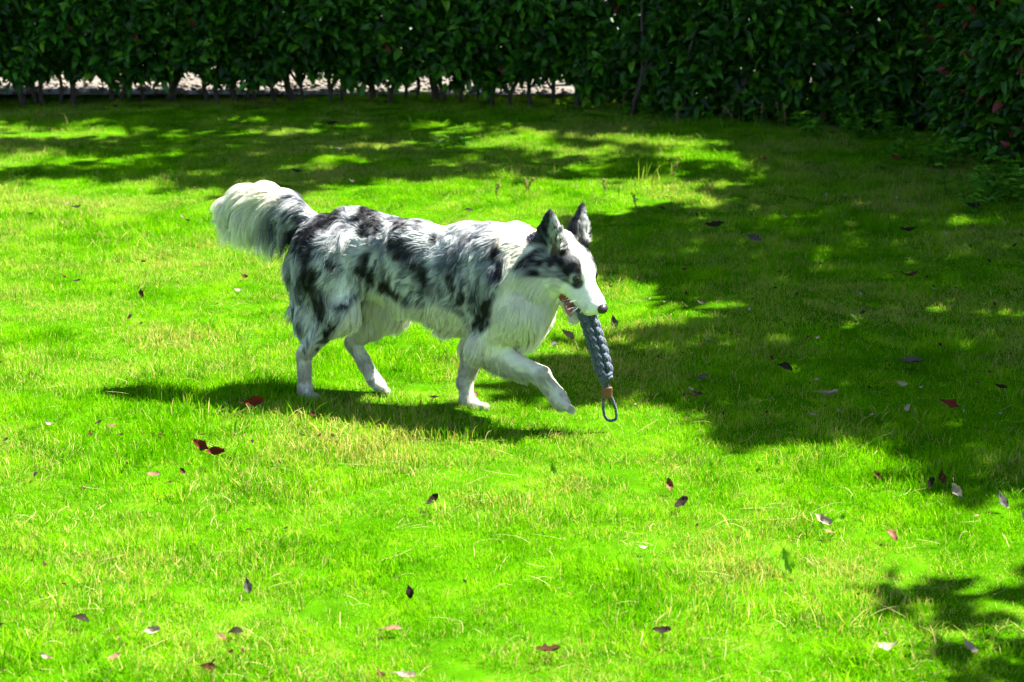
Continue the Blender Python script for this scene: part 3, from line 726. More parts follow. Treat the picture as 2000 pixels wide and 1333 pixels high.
ct(925, 690, .08, .022, -.2, 1, .25, .1); ct(903, 725, .07, .018, -.2, 1, .3, .1); ct(920, 740, .07, .009, -.1, 1, .2, 0); ct(910, 775, .066, .008, 0, 1, .2, 0); ct(930, 793, .066, .005, .9, .3, .2, 0)
# tail plume
for s in (-.03, .03):
    ct(600, 425, s, .05, -1, .0, .5, .6); ct(565, 398, s, .065, -1, .0, .4, .4); ct(530, 376, s, .075, -1, .0, .42, .3); ct(490, 370, s, .075, -1, .2, .42, .2); ct(455, 385, s, .065, -.75, .65, .45, .2); ct(440, 405, s, .055, -.6, .8, .45, .2)
    ct(590, 455, s, .07, -.5, 1, .4, .7); ct(565, 440, s, .13, -.5, .9, .5, .6); ct(530, 425, s, .14, -.5, .85, .5, .4); ct(490, 422, s, .10, -.7, .7, .42, .2); ct(462, 425, s, .06, -.75, .65, .35, .2)
def cth(x, y, z, ln, d, lift=.3, wave=0.0):
    v = HM @ np.array(d, float); CT.append((H(x, y, z), ln, v / np.linalg.norm(v), lift, wave))
for s in (-1, 1):
    cth(.07, s * .02, -.045, .004, (-1, 0, -.1), .15); cth(.03, s * .03, -.045, .006, (-1, 0, -.2), .15); cth(.03, s * .01, -.005, .005, (-1, 0, .3), .15); cth(-.02, s * .02, .035, .008, (-1, 0, .5), .2); cth(-.06, s * .02, .05, .014, (-1, 0, .2), .3)
    cth(0, s * .036, -.02, .005, (-1, 0, -.1), .15); cth(-.05, s * .06, -.02, .014, (-1, s * .1, -.3), .25); cth(-.09, s * .065, -.02, .018, (-1, s * .2, -.6), .4, .3); cth(-.07, s * .06, -.07, .014, (-1, 0, -.5), .35); cth(-.12, s * .06, .0, .024, (-1, s * .2, -.5), .4, .3)
    cth(-.01, s * .02, -.12, .005, (-1, 0, -.1), .2); cth(.04, s * .01, -.13, .006, (-1, 0, -.2), .2); cth(-.06, 0, -.11, .02, (-1, 0, -.3), .3)
    cth(-.10, s * .075, .03, .02, (-.5, s * .6, .6), .4); cth(-.12, s * .08, .07, .013, (-.5, s * .3, 1), .3); cth(-.15, s * .07, .12, .007, (-.5, 0, 1), .3); cth(-.085, s * .05, .03, .02, (.2, -s * .5, 1), .4)
CTP = np.array([q[0] for q in CT]); CTL = np.array([q[1] for q in CT]); CTD = np.array([q[2] for q in CT]); CTF = np.array([q[3] for q in CT]); CTW = np.array([q[4] for q in CT])
def lie(p):
    out = [np.empty(len(p)), np.empty((len(p), 3)), np.empty(len(p)), np.empty(len(p))]
    for s in range(0, len(p), 8000):
        d2 = ((p[s:s + 8000, None, :] - CTP[None]) ** 2).sum(2)
        w = 1.0 / (d2 + 1e-4) ** 2.2; w /= w.sum(1)[:, None]
        out[0][s:s + 8000] = w @ CTL; out[1][s:s + 8000] = w @ CTD; out[2][s:s + 8000] = w @ CTF; out[3][s:s + 8000] = w @ CTW
    return out

def hair_object(name, P, rad, col, mat, parent):
    """P (n,k,3) points"""
    n, k = P.shape[:2]
    hc = bpy.data.hair_curves.new(name); hc.add_curves([k] * n)
    hc.attributes['position'].data.foreach_set('vector', np.ascontiguousarray(P, np.float32).ravel())
    ra = hc.attributes.get('radius') or hc.attributes.new('radius', 'FLOAT', 'POINT')
    ra.data.foreach_set('value', np.ascontiguousarray(rad, np.float32).ravel())
    ca = hc.attributes.new('coat', 'FLOAT_COLOR', 'POINT')
    ca.data.foreach_set('color', np.ascontiguousarray(np.concatenate([col, np.ones((n, k, 1))], 2), np.float32).ravel())
    hc.materials.append(mat)
    o = bpy.data.objects.new(name, hc); COL.objects.link(o); o.parent = parent
    return o

def grow_fur(n_hair=220000, K=7):
    r = np.random.default_rng(11)
    tri = np.concatenate([BF[:, [0, 1, 2]], BF[:, [0, 2, 3]]])
    e1, e2 = BV[tri[:, 1]] - BV[tri[:, 0]], BV[tri[:, 2]] - BV[tri[:, 0]]
    nr = np.cross(e1, e2); ar = np.linalg.norm(nr, axis=1)
    fn = nr / (ar[:, None] + 1e-12)
    vn = np.zeros_like(BV)
    for q in range(3): np.add.at(vn, tri[:, q], nr)
    vn /= np.linalg.norm(vn, axis=1)[:, None] + 1e-12
    cen = BV[tri].mean(1); hpc = to_head(cen)
    wgt = ar * np.where((np.linalg.norm(hpc + [.03, 0, .03], axis=1) < .16), 2.2, 1.0) * np.where(bare[tri].mean(1) > .4, np.where(hpc[:, 2] > -.02, .6, 0), 1)
    pick = r.choice(len(tri), n_hair, p=wgt / wgt.sum())
    u = r.uniform(size=(n_hair, 2)); fl = u.sum(1) > 1; u[fl] = 1 - u[fl]
    t = tri[pick]
    root = BV[t[:, 0]] + u[:, :1] * e1[pick] + u[:, 1:] * e2[pick]
    nrm = vn[t[:, 0]] * (1 - u.sum(1))[:, None] + vn[t[:, 1]] * u[:, :1] + vn[t[:, 2]] * u[:, 1:]; nrm /= np.linalg.norm(nrm, axis=1)[:, None]
    ln, dr, lf, wv = lie(root); ln = np.maximum(ln, np.where(root[:, 2] < .045, .011, .020) * (np.linalg.norm(to_head(root) - [-.08, 0, .04], axis=1) > .17))
    # keep eyes, nose and lips clear
    hp = to_head(root)
    keep = np.ones(n_hair, bool)
    for s in (-1, 1): keep &= np.linalg.norm(hp - EYE_P[s], axis=1) > .0165
    keep &= ~((hp[:, 0] > .084) & (np.abs(hp[:, 1]) < .03) & (hp[:, 2] > -.06))
    root, nrm, ln, dr, lf, wv, hp = (x[keep] for x in (root, nrm, ln, dr, lf, wv, hp)); n = len(root)
    dr = dr - nrm * (dr * nrm).sum(1)[:, None] * 0.85; dr /= np.linalg.norm(dr, axis=1)[:, None] + 1e-9
    # coarse wandering of the lie of the coat, so that locks part and cross
    w3 = np.stack([wnoise(root, 30, 31 + q) for q in range(3)], 1)
    dr = dr + w3 * (0.10 + 0.28 * wv[:, None]) * np.clip(ln / .03, 0, 1)[:, None]
    dr = dr - nrm * np.clip((dr * nrm).sum(1), None, 0)[:, None]; dr /= np.linalg.norm(dr, axis=1)[:, None]
    lf = np.where(ln < .02, np.maximum(lf, np.where((np.linalg.norm(hp, axis=1) < .14) & (hp[:, 0] > -.01), .24, .42)), lf)
    lf = lf * (1 + .35 * wnoise(root, 45, 41)) + r.normal(0, .06, n)
    ln = ln * np.where(np.linalg.norm(hp, axis=1) < .14, np.where(hp[:, 0] > .0, .95, 1.5), 1.14) * r.uniform(.6, 1.15, n) * (1 + .18 * wnoise(root, 40, 42))
    d0 = dr + nrm * np.clip(lf, .05, 1.2)[:, None]; d0 /= np.linalg.norm(d0, axis=1)[:, None]
    side = np.cross(dr, nrm)
    ph = 4.0 * wnoise(root, 22, 51); jit = r.uniform(0, 1, n)
    P = np.empty((n, K, 3)); P[:, 0] = root - nrm * np.minimum(.002, ln * .06)[:, None]
    d = d0.copy()
    for k in range(1, K):
        s = k / (K - 1)
        P[:, k] = P[:, k - 1] + d * (ln / (K - 1))[:, None]
        curl = np.cos(ph + s * 6.0) * wv * 1.0
        d = d + (-nrm * 0.085 + np.array([0, 0, -.13]) * np.clip(ln / .05, 0, 2)[:, None] + side * (curl * 0.6)[:, None] + r.normal(0, .035, (n, 3))) * (6 / (K - 1))
        d /= np.linalg.norm(d, axis=1)[:, None]
    # locks: hairs lean to a guide hair nearby
    ng = 9000; gi = r.choice(n, ng, replace=False); kd = kdtree.KDTree(ng)
    for j, q in enumerate(gi): kd.insert(root[q], j)
    kd.balance()
    near = np.array([kd.find(x)[1] for x in root]); gidx = gi[near]
    rel = P[gidx] - root[gidx][:, None]; sc = (ln / (ln[gidx] + 1e-6))[:, None, None]
    tgt = root[gidx][:, None] + rel * np.clip(sc, .6, 1.5)
    s = np.linspace(0, 1, K)[None, :, None] ** 1.3
    amt = (np.clip((ln - .008) / .03, 0, 1) * (.48 + .35 * r.uniform(0, 1, n)) * (.7 + .3 * np.clip(wv / .6, 0, 1)))[:, None, None] * s
    P = P * (1 - amt) + tgt * amt
    lockj = np.clip(0.68 * r.uniform(0, 1, ng)[near] + .32 * jit, 0, 1)
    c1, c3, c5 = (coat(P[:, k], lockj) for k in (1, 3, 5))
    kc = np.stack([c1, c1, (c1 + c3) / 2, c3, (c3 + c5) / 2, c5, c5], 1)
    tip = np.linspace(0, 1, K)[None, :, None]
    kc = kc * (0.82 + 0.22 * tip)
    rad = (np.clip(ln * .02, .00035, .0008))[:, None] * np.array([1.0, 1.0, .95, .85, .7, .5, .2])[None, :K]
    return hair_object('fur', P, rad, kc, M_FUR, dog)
EYE_P = {s: np.array([.006, s * .0345, .001]) for s in (-1, 1)}
grow_fur()

# ---- eyes, nose, tongue, teeth, whiskers
def uv_ball(rx, ry, rz, nu=20, nv=14):
    V = [(0, 0, rz)]; F = []
    for i in range(1, nv):
        a = math.pi * i / nv
        for j in range(nu):
            b = 2 * math.pi * j / nu; V.append((rx * math.sin(a) * math.cos(b), ry * math.sin(a) * math.sin(b), rz * math.cos(a)))
    V.append((0, 0, -rz)); V = np.array(V)
    for j in range(nu): F.append((0, 1 + j, 1 + (j + 1) % nu))
    for i in range(nv - 2):
        for j in range(nu):
            a = 1 + i * nu + j; b = 1 + i * nu + (j + 1) % nu; F.append((a, a + nu, b + nu, b))
    m = len(V) - 1
    for j in range(nu): F.append((m, m - nu + (j + 1) % nu, m - nu + j))
    return V, F
def mat_eye():
    m, nt, out = new_mat('dog_eye')
    tc = N(nt, 'ShaderNodeTexCoord'); sx = N(nt, 'ShaderNodeSeparateXYZ'); nt.links.new(tc.outputs['Object'], sx.inputs[0])
    mr = N(nt, 'ShaderNodeMath', operation='MULTIPLY'); nt.links.new(sx.outputs['Z'], mr.inputs[0]); mr.inputs[1].default_value = 1 / .0115
    r = ramp(nt, [(0.70, (.012, .010, .010)), (0.76, (.06, .03, .012)), (0.88, (.035, .018, .008)), (0.90, (.003, .003, .003))]); nt.links.new(mr.outputs[0], r.inputs[0])
    p = N(nt, 'ShaderNodeBsdfPrincipled', Roughness=0.04); nt.links.new(r.outputs[0], p.inputs['Base Color']); nt.links.new(p.outputs[0], out.inputs[0])
    return m
M_EYE = mat_eye()
M_NOSE = mat_plain('dog_nose', (.018, .016, .018), .38, .5, .3, 500.0, .12)
M_TONGUE = mat_plain('dog_tongue', (.36, .10, .09), .35, .5, .15, 120.0, .3)
M_TOOTH = mat_plain('dog_tooth', (.72, .66, .5), .3, .5, .1, 90.0)
for s in (-1, 1):
    V, F = uv_ball(.0128, .0128, .0128); e = mesh_obj('eye', V, F, M_EYE, dog)
    look = HM @ np.array([.62, s * .78, .06]); q = Vector(look.tolist()).to_track_quat('Z', 'Y')
    e.matrix_local = Matrix.Translation(Vector(H(*(EYE_P[s] * [1, .97, 1])).tolist())) @ q.to_matrix().to_4x4()
def nose():
    V, F = uv_ball(.0145, .0180, .0145, 24, 18)
    V[:, 2] += .002 * (V[:, 0] < 0); up = V[:, 2] > 0; V[up, 0] *= 1.05
    for s in (-1, 1):    # nostrils pressed in
        d = np.linalg.norm(V - np.array([.0105, s * .0085, -.001]), axis=1); V[:, 0] -= .006 * np.clip(1 - d / .006, 0, 1)
    W = np.array([H(*(v + [.105, 0, -.033])) for v in V]); return mesh_obj('nose', W, F, M_NOSE, dog)
nose()
def tongue():
    P = smooth_path([H(-.03, 0, -.093), H(.0, -.004, -.103), H(.02, -.008, -.112), H(.036, -.012, -.122)], 12)
    V, F = tube(P, [.014, .016, .018, .019, .019, .019, .018, .017, .016, .014, .011, .006], 14)
    up = HM[:, 2]; C0 = np.repeat(P, 14, 0); dv = V - C0; V = C0 + dv - up * ((dv @ up) * .6)[:, None]
    return mesh_obj('tongue', V, F, M_TONGUE, dog)
tongue()
def tooth(a, tip, r):
    V, F = tube(smooth_path([a, (np.array(a) + tip) / 2, tip], 5), [r, r * .95, r * .75, r * .45, r * .1], 7); mesh_obj('tooth', V, F, M_TOOTH, dog)
for s in (-1, 1):
    for i, x in enumerate((.002, .011, .020)): tooth(H(x, s * .028, -.072), H(x - .002, s * .028, -.080), .0028)
    tooth(H(.062, s * .018, -.062), H(.060, s * .019, -.086), .0045)
    for x in (-.002, .012): tooth(H(x, s * .022, -.105), H(x, s * .023, -.099), .0024)
M_CLAW = mat_plain('dog_claw', (.05, .04, .035), .35, .5, .2, 90.0)
for (x, y, yl, dx, dy) in ((614, 776, -.072, 7, 5), (1109, 796, -.068, 7, 6), (946, 796, .066, 8, 4), (752, 762, .066, 6, 7)):
    for q in (-1.5, -.5, .5, 1.5):
        a = D(x + dx * .5, y - 1, yl + q * .0128); b = D(x + dx * 1.35, y + dy * .55, yl + q * .0132)
        V, F = tube(smooth_path([a, (a + b) / 2 + [0, 0, .001], b], 5), [.0026, .0025, .002, .0013, .0004], 6); mesh_obj('claw', V, F, M_CLAW, dog)
def whiskers():
    r = np.random.default_rng(5); P = []
    for s in (-1, 1):
        for i in range(11):
            a = H(r.uniform(.03, .075), s * r.uniform(.022, .03), r.uniform(-.06, -.04)); d = HM @ np.array([-.3 + r.normal(0, .2), s * .9, -.45 + r.normal(0, .3)])
            L = r.uniform(.03, .055); P.append(np.stack([a + d * L * t + np.array([0, 0, -.012]) * t * t for t in np.linspace(0, 1, 6)]))
    P = np.array(P); return hair_object('whiskers', P, np.broadcast_to(np.linspace(.0005, .0002, 6), P.shape[:2]), np.full((len(P), 6, 3), .8), M_FUR, dog)
whiskers()

# ================================================================== ROPE TOY
def mat_rope():
    m, nt, out = new_mat('knitted_cord')
    tc = N(nt, 'ShaderNodeTexCoord'); f = noise(nt, 420.0, 4.0, tc.outputs['Object'])
    r = ramp(nt, [(0.38, (.018, .026, .048)), (0.55, (.052, .068, .10)), (0.70, (.28, .31, .36))]); nt.links.new(f, r.inputs[0])
    p = N(nt, 'ShaderNodeBsdfPrincipled', Roughness=.85); nt.links.new(r.outputs[0], p.inputs['Base Color'])
    b = N(nt, 'ShaderNodeBump', Strength=.7, Distance=.0015); nt.links.new(f, b.inputs['Height']); nt.links.new(b.outputs[0], p.inputs['Normal'])
    nt.links.new(p.outputs[0], out.inputs[0]); return m
M_ROPE = mat_rope(); M_LEATHER = mat_plain('leather_tag', (.15, .062, .022), .65, .4, .2, 60.0, .2)
def rope_toy():
    top_w = DO + FW * H(.046, 0, -.083)[0] + LF * H(.046, 0, -.083)[1] + np.array([0, 0, H(.046, 0, -.083)[2]])
    depth = top_w[1]
    def W(px, py):           # a place at the toy's own distance
        d = ray(px, py); t = depth / d[1]; return CAM + d * t
    root = empty('rope_tug_toy', (W(1190, 822)).tolist()); tag(root, 'blue grey braided rope tug toy with leather tag hanging from the mouth of the dog', 'dog toy')
    off = W(1190, 822)
    axis = smooth_path([W(1137, 590), W(1146, 612), W(1160, 655), W(1172, 695), W(1181, 731)], 60)
    seg = np.linalg.norm(np.diff(axis, axis=0), axis=1); L = np.concatenate([[0], np.cumsum(seg)]); LT = L[-1]
    def at(s):
        p = np.array([np.interp(s, L, axis[:, k]) for k in range(3)]); q = np.array([np.interp(s + .002, L, axis[:, k]) for k in range(3)]); q0 = np.array([np.interp(s - .002, L, axis[:, k]) for k in range(3)])
        t = q - q0; return p, t / np.linalg.norm(t)
    core = mesh_obj('core', *tube(axis - off, .0115, 12), mat_plain('dark_cord', (.012, .016, .028), .9, .1), root)
    # one plait of the braid, a bent fat bead of cord; shared by all
    S, NC, RR = .0262, 6, .0150
    pl = smooth_path([(-.010, 0, -.019), (.000, .0, -.013), (.0045, 0, -.004), (.0045, 0, .004), (.000, 0, .013), (-.010, 0, .019)], 11)
    V, F = tube(pl, np.array([.006, .0078, .0088, .0094, .0096, .0097, .0096, .0094, .0088, .0078, .006]), 10)
    V *= np.array([.92, 1.0, 1.02])
    me = None
    for cidx in range(NC):
        a = 2 * math.pi * cidx / NC + .25
        for k in range(int(LT / S) + 1):
            s = LT - .012 - k * S - (S / 2 if cidx % 2 else 0)
            if s < 0.0: continue
            p, t = at(s); ref = np.array([0, -1.0, 0]); u = ref - t * (ref @ t); u /= np.linalg.norm(u); v = np.cross(t, u)
            o = u * math.cos(a) + v * math.sin(a); w = np.cross(t, o)
            if me is None:
                ob = mesh_obj('plait', V, F, M_ROPE, root); me = ob.data
            else:
                ob = bpy.data.objects.new('plait', me); COL.objects.link(ob); ob.parent = root
            Mx = Matrix(np.stack([o, w, t], 1).tolist()).to_4x4()
            ob.matrix_local = Matrix.Translation(Vector((p + o * RR - off).tolist())) @ Mx @ Matrix.Rotation(.22, 4, 'X')
    # finishing wrap: two fat turns at the end of the braid
    pe, te = at(LT); ref = np.array([0, -1.0, 0]); u = ref - te * (ref @ te); u /= np.linalg.norm(u); v = np.cross(te, u)
    for dz, rr in ((.003, .0150), (.012, .0135)):
        ang = np.linspace(0, 2 * math.pi * 1.02, 40)
        P = pe + te * dz + (np.cos(ang)[:, None] * u + np.sin(ang)[:, None] * v) * rr + te * (np.sin(ang * 2) * .0035)[:, None]
        mesh_obj('end_wrap', *tube(P - off, .0082, 10), M_ROPE, root)
    # carrying loop and leather tag
    lp = smooth_path([W(1179, 742), W(1179, 768), W(1178, 795), W(1182, 815), W(1192, 824) + [0, 0.0, .003], W(1203, 818), W(1203, 802), W(1196, 780), W(1189, 768), W(1186, 742)], 60)
    mesh_obj('cord_loop', *tube(lp - off, .0043, 10), M_ROPE, root)
    c0, c1 = W(1184.5, 757), W(1185.5, 777); mid = (c0 + c1) / 2; hgt = np.linalg.norm(c0 - c1) / 2
    ring = []
    nn = 28
    for z in (-1, -.92, .92, 1):
        for j in range(nn):
            a = 2 * math.pi * j / nn; ca, sa = math.cos(a), math.sin(a); sq = (abs(ca) ** 5 + abs(sa) ** 5) ** (-1 / 5)
            k = .96 if abs(z) == 1 else 1.0
            ring.append(mid + np.array([ca * sq * .0155 * k, sa * sq * .0075 * k, z * hgt]))
    F = [(i * nn + j, i * nn + (j + 1) % nn, (i + 1) * nn + (j + 1) % nn, (i + 1) * nn + j) for i in range(3) for j in range(nn)] + [tuple(range(nn))[::-1], tuple(3 * nn + j for j in range(nn))]
    tg = mesh_obj('leather_tag', np.array(ring) - off, F, M_LEATHER, root, smooth=False); tg['label'] = 'brown leather tag wrapped round the cord loop'
rope_toy()
# ================================================================== GRASS
def tuft_mesh(seed, n, rad, hmin, hmax, wid, lean):
    r = np.random.default_rng(seed)
    a = r.uniform(0, 6.283, n); q = rad * np.sqrt(r.uniform(0, 1, n)); base = np.stack([q * np.cos(a), q * np.sin(a), np.full(n, -.012)], 1)
    b = r.uniform(0, 6.283, n); dirv = np.stack([np.cos(b), np.sin(b), np.zeros(n)], 1); sd = np.stack([-np.sin(b), np.cos(b), np.zeros(n)], 1)
    # blades twist, so their flat sides face every way
    tw = r.uniform(0, 6.283, n); sd = np.stack([-np.sin(b + tw * .3), np.cos(b + tw * .3), np.zeros(n)], 1)
    h = r.uniform(hmin, hmax, n); w = r.uniform(.7, 1.2, n) * wid; le = np.abs(r.normal(lean, .35, n))
    V = np.empty((n, 7, 3)); s = [0, .4, .75]
    for i, t in enumerate(s):
        c0 = base + dirv * (h * le * t * t)[:, None] + np.array([0, 0, 1]) * (h * t * (1 - .25 * le * t))[:, None]
        ww = w * (1.0, .85, .55)[i]
        V[:, 2 * i] = c0 - sd * ww[:, None] / 2; V[:, 2 * i + 1] = c0 + sd * ww[:, None] / 2
    V[:, 6] = base + dirv * (h * le)[:, None] + np.array([0, 0, 1]) * (h * (1 - .3 * le))[:, None]
    f = np.array([(0, 1, 3), (0, 3, 2), (2, 3, 5), (2, 5, 4), (4, 5, 6)]); F = (f[None] + (np.arange(n) * 7)[:, None, None]).reshape(-1, 3)
    me = bpy.data.meshes.new('grass_tuft'); V = V.reshape(-1, 3)
    me.vertices.add(len(V)); me.vertices.foreach_set('co', V.astype(np.float32).ravel()); me.loops.add(F.size); me.loops.foreach_set('vertex_index', F.astype(np.int32).ravel())
    me.polygons.add(len(F)); me.polygons.foreach_set('loop_start', np.arange(0, F.size, 3, dtype=np.int32)); me.update(calc_edges=True)
    for nm, arr in (('tint', r.uniform(0, 1, n)), ('dry', r.uniform(0, 1, n))):
        at_ = me.attributes.new(nm, 'FLOAT', 'POINT'); at_.data.foreach_set('value', np.repeat(arr, 7).astype(np.float32))
    me.materials.append(M_GRASS); return me
def build_grass():
    col = bpy.data.collections.new('grass_sources')
    for k in range(10):
        o = bpy.data.objects.new('grass_tuft_source', tuft_mesh(100 + k, 1150, .16, .015, .036, .0021, .5)); col.objects.link(o)
    for k in range(4):
        o = bpy.data.objects.new('grass_tuft_source', tuft_mesh(140 + k, 46, .045, .030, .066, .0036, .7)); col.objects.link(o)
    r = np.random.default_rng(77)
    cell = .135
    gx, gy = np.meshgrid(np.arange(-4.6, 4.6, cell), np.arange(2.6, 13.1, cell), indexing='ij'); x = (gx + r.uniform(-.5, .5, gx.shape) * cell).ravel(); y = (gy + r.uniform(-.5, .5, gy.shape) * cell).ravel()
    ok = np.abs(x) < y * .27 + .8; x, y = x[ok], y[ok]
    hb = np.interp(x, [p[0] for p in hedge_line], [p[1] for p in hedge_line]) + .62
    ok = y < hb; x, y = x[ok], y[ok]
    n_fine = len(x)
    cx = r.uniform(-4.2, 4.2, 9000); cy = r.uniform(3.2, 11.8, 9000)         # coarser grass, growing in drifts
    keep = (np.abs(cx) < cy * .27 + .6) & (wnoise(np.stack([cx, cy, cx * 0], 1), 3.2, 61) + r.normal(0, .5, 9000) > .75)
    x = np.concatenate([x, cx[keep]]); y = np.concatenate([y, cy[keep]])
    P = np.stack([x, y, gh(x, y)], 1)
    sc = (0.84 + .2 * wnoise(P * [1, 1, 0], 2.2, 8) + .30 * wnoise(P * [1, 1, 0], 13, 9)) * r.uniform(.8, 1.2, len(P))
    sc *= 1 - .2 * np.clip((y - 10.2) / 1.5, 0, 1)
    for fpx, fy, yl in ((600, 778, -.07), (925, 796, .066), (1100, 800, -.07)):   # trodden where the feet stand
        w = DO + FW * D(fpx, fy, yl)[0] + LF * yl
        sc *= 1 - .12 * np.clip(1.5 - np.hypot(x - w[0], y - w[1]) / .09, 0, 1)
    sc = np.clip(sc, .35, 1.9)
    me = bpy.data.meshes.new('lawn_grass'); me.vertices.add(len(P)); me.vertices.foreach_set('co', P.astype(np.float32).ravel())
    for nm, typ, arr, key in (('rot', 'FLOAT_VECTOR', np.stack([r.normal(0, .06, len(P)), r.normal(0, .06, len(P)), r.uniform(0, 6.28, len(P))], 1), 'vector'), ('scl', 'FLOAT_VECTOR', np.stack([np.clip(sc, .8, 1.2), np.clip(sc, .8, 1.2), sc], 1), 'vector'), ('idx', 'INT', np.where(np.arange(len(P)) < n_fine, r.integers(0, 10, len(P)), r.integers(10, 14, len(P))), 'value')):
        a = me.attributes.new(nm, typ, 'POINT'); a.data.foreach_set(key, (arr.astype(np.int32) if typ == 'INT' else arr.astype(np.float32)).ravel())
    o = bpy.data.objects.new('lawn_grass', me); COL.objects.link(o); me.materials.append(M_GRASS)
    ng = bpy.data.node_groups.new('scatter_grass', 'GeometryNodeTree')
    ng.interface.new_socket('Geometry', in_out='INPUT', socket_type='NodeSocketGeometry'); ng.interface.new_socket('Geometry', in_out='OUTPUT', socket_type='NodeSocketGeometry')
    nd = ng.nodes; gi = nd.new('NodeGroupInput'); go = nd.new('NodeGroupOutput'); iop = nd.new('GeometryNodeInstanceOnPoints'); ci = nd.new('GeometryNodeCollectionInfo')
    ci.inputs['Collection'].default_value = col; ci.inputs['Separate Children'].default_value = True; ci.inputs['Reset Children'].default_value = True
    def na(name, typ):
        q = nd.new('GeometryNodeInputNamedAttribute'); q.data_type = typ; q.inputs['Name'].default_value = name; return q.outputs['Attribute']
    e2r = nd.new('FunctionNodeEulerToRotation')
    ng.links.new(na('rot', 'FLOAT_VECTOR'), e2r.inputs[0]); ng.links.new(gi.outputs[0], iop.inputs['Points']); ng.links.new(ci.outputs[0], iop.inputs['Instance'])
    iop.inputs['Pick Instance'].default_value = True
    ng.links.new(na('idx', 'INT'), iop.inputs['Instance Index']); ng.links.new(e2r.outputs[0], iop.inputs['Rotation']); ng.links.new(na('scl', 'FLOAT_VECTOR'), iop.inputs['Scale'])
    ng.links.new(iop.outputs[0], go.inputs[0])
    md = o.modifiers.new('scatter', 'NODES'); md.node_group = ng
    tag(o, 'short bright green lawn grass with dry blades mixed in', 'grass', kind='stuff')
build_grass()

# ------------------------------------------------------------------ loose straw and clippings on the lawn
def ribbon(path, w, nrm=(0, 0, 1.0)):
    path = np.asarray(path); T = np.gradient(path, axis=0); S = np.cross(T, np.array(nrm)); S /= np.linalg.norm(S, axis=1)[:, None] + 1e-9
    w = np.broadcast_to(np.asarray(w, float), (len(path),))[:, None]
    V = np.stack([path - S * w / 2, path + S * w / 2], 1).reshape(-1, 3); n = len(path)
    return V, [(2 * i, 2 * i + 1, 2 * i + 3, 2 * i + 2) for i in range(n - 1)]
M_STRAW = mat_plain('straw', (.30, .26, .10), .7, .2, .35, 30.0, 0, .25)
def straw():
    r = np.random.default_rng(15); parts = []
    for k in range(520):
        y = r.uniform(3.4, 9.0) if k % 3 else r.uniform(3.4, 5.5); x = r.uniform(-1, 1) * (y * .27 + .3); L = r.uniform(.02, .11) * (1 if k % 9 else 1.6)
        a = r.uniform(0, 6.28); cv = r.normal(0, .7); t = np.linspace(0, 1, 6); ang = a + cv * t
        z0 = gh(x, y) + r.uniform(.008, .026)
        P = np.stack([x + np.cumsum(np.cos(ang)) * L / 6, y + np.cumsum(np.sin(ang)) * L / 6, z0 + .02 * np.sin(t * 3.1 * r.uniform(.3, 1.2)) * r.uniform(-.2, 1)], 1)
        parts.append(ribbon(P, np.array([.6, 1, 1, 1, .8, .4]) * r.uniform(.0010, .0018)))
    o = mesh_obj('dry_straw', *join(parts), M_STRAW); tag(o, 'thin pale dry stalks lying loose over the lawn', 'straw', kind='stuff')
straw()

# ------------------------------------------------------------------ fallen leaves
LEAFMAT = {
    'red': mat_plain('leaf_red_brown', (.085, .012, .002), .6, .12, .3, 50.0, .2, .06),
    'brown': mat_plain('leaf_brown', (.045, .018, .006), .7, .08, .35, 60.0, .3, .12),
    'dark': mat_plain('leaf_dark', (.016, .011, .006), .7, .08, .35, 60.0, .3, .05),
    'grey': mat_plain('leaf_grey', (.055, .050, .042), .6, .15, .3, 60.0, .3, .05),
    'tan': mat_plain('leaf_tan', (.15, .088, .035), .6, .3, .3, 50.0, .3, .2),
    'pale': mat_plain('leaf_pale', (.25, .20, .135), .55, .35, .2, 60.0, .2, .15),
    'green': mat_plain('leaf_green', (.13, .32, .008), .6, .1, .25, 60.0, .2, .5),
    'orange': mat_plain('leaf_orange', (.13, .035, .006), .6, .3, .25, 60.0, .2, .2),
}
def litter_leaf_mesh(kind, k):
    """a curled dry leaf with midrib fold, 1 long"""
    r = np.random.default_rng(300 + k); nu, nv = 9, 7; V = []
    bend = r.uniform(-.7, 1.3); fold = r.uniform(.1, .6); twist = r.normal(0, .5); wd = r.uniform(.42, .6)
    for i in range(nu):
        t = i / (nu - 1); w = wd * (math.sin(math.pi * min(1, t * .96 + .03)) ** .75) * (1.1 - .35 * t) * (1 + r.normal(0, .13))
        for j in range(nv):
            s = j / (nv - 1) * 2 - 1
            x = s * w * .5; z = abs(s) ** 1.3 * w * fold * .5 + bend * (t - .5) ** 2 + .03 * r.normal()
            a = twist * (t - .5); V.append((x * math.cos(a) - z * math.sin(a), t - .5, x * math.sin(a) + z * math.cos(a)))
    F = [(i * nv + j, i * nv + j + 1, (i + 1) * nv + j + 1, (i + 1) * nv + j) for i in range(nu - 1) for j in range(nv - 1)]
    sv, sf = tube(smooth_path([(0, .5, V[(nu - 1) * nv + 3][2]), (.02, .62, V[(nu - 1) * nv + 3][2] + .03), (.05, .74, V[(nu - 1) * nv + 3][2] + .02)], 4), .012, 5)
    V, F = join([(np.array(V), F), (sv, sf)])
    me = bpy.data.meshes.new('fallen_leaf'); me.from_pydata([tuple(v) for v in V], [], F); me.polygons.foreach_set('use_smooth', np.ones(len(F), bool)); me.materials.append(LEAFMAT[kind]); return me
_lm = {}
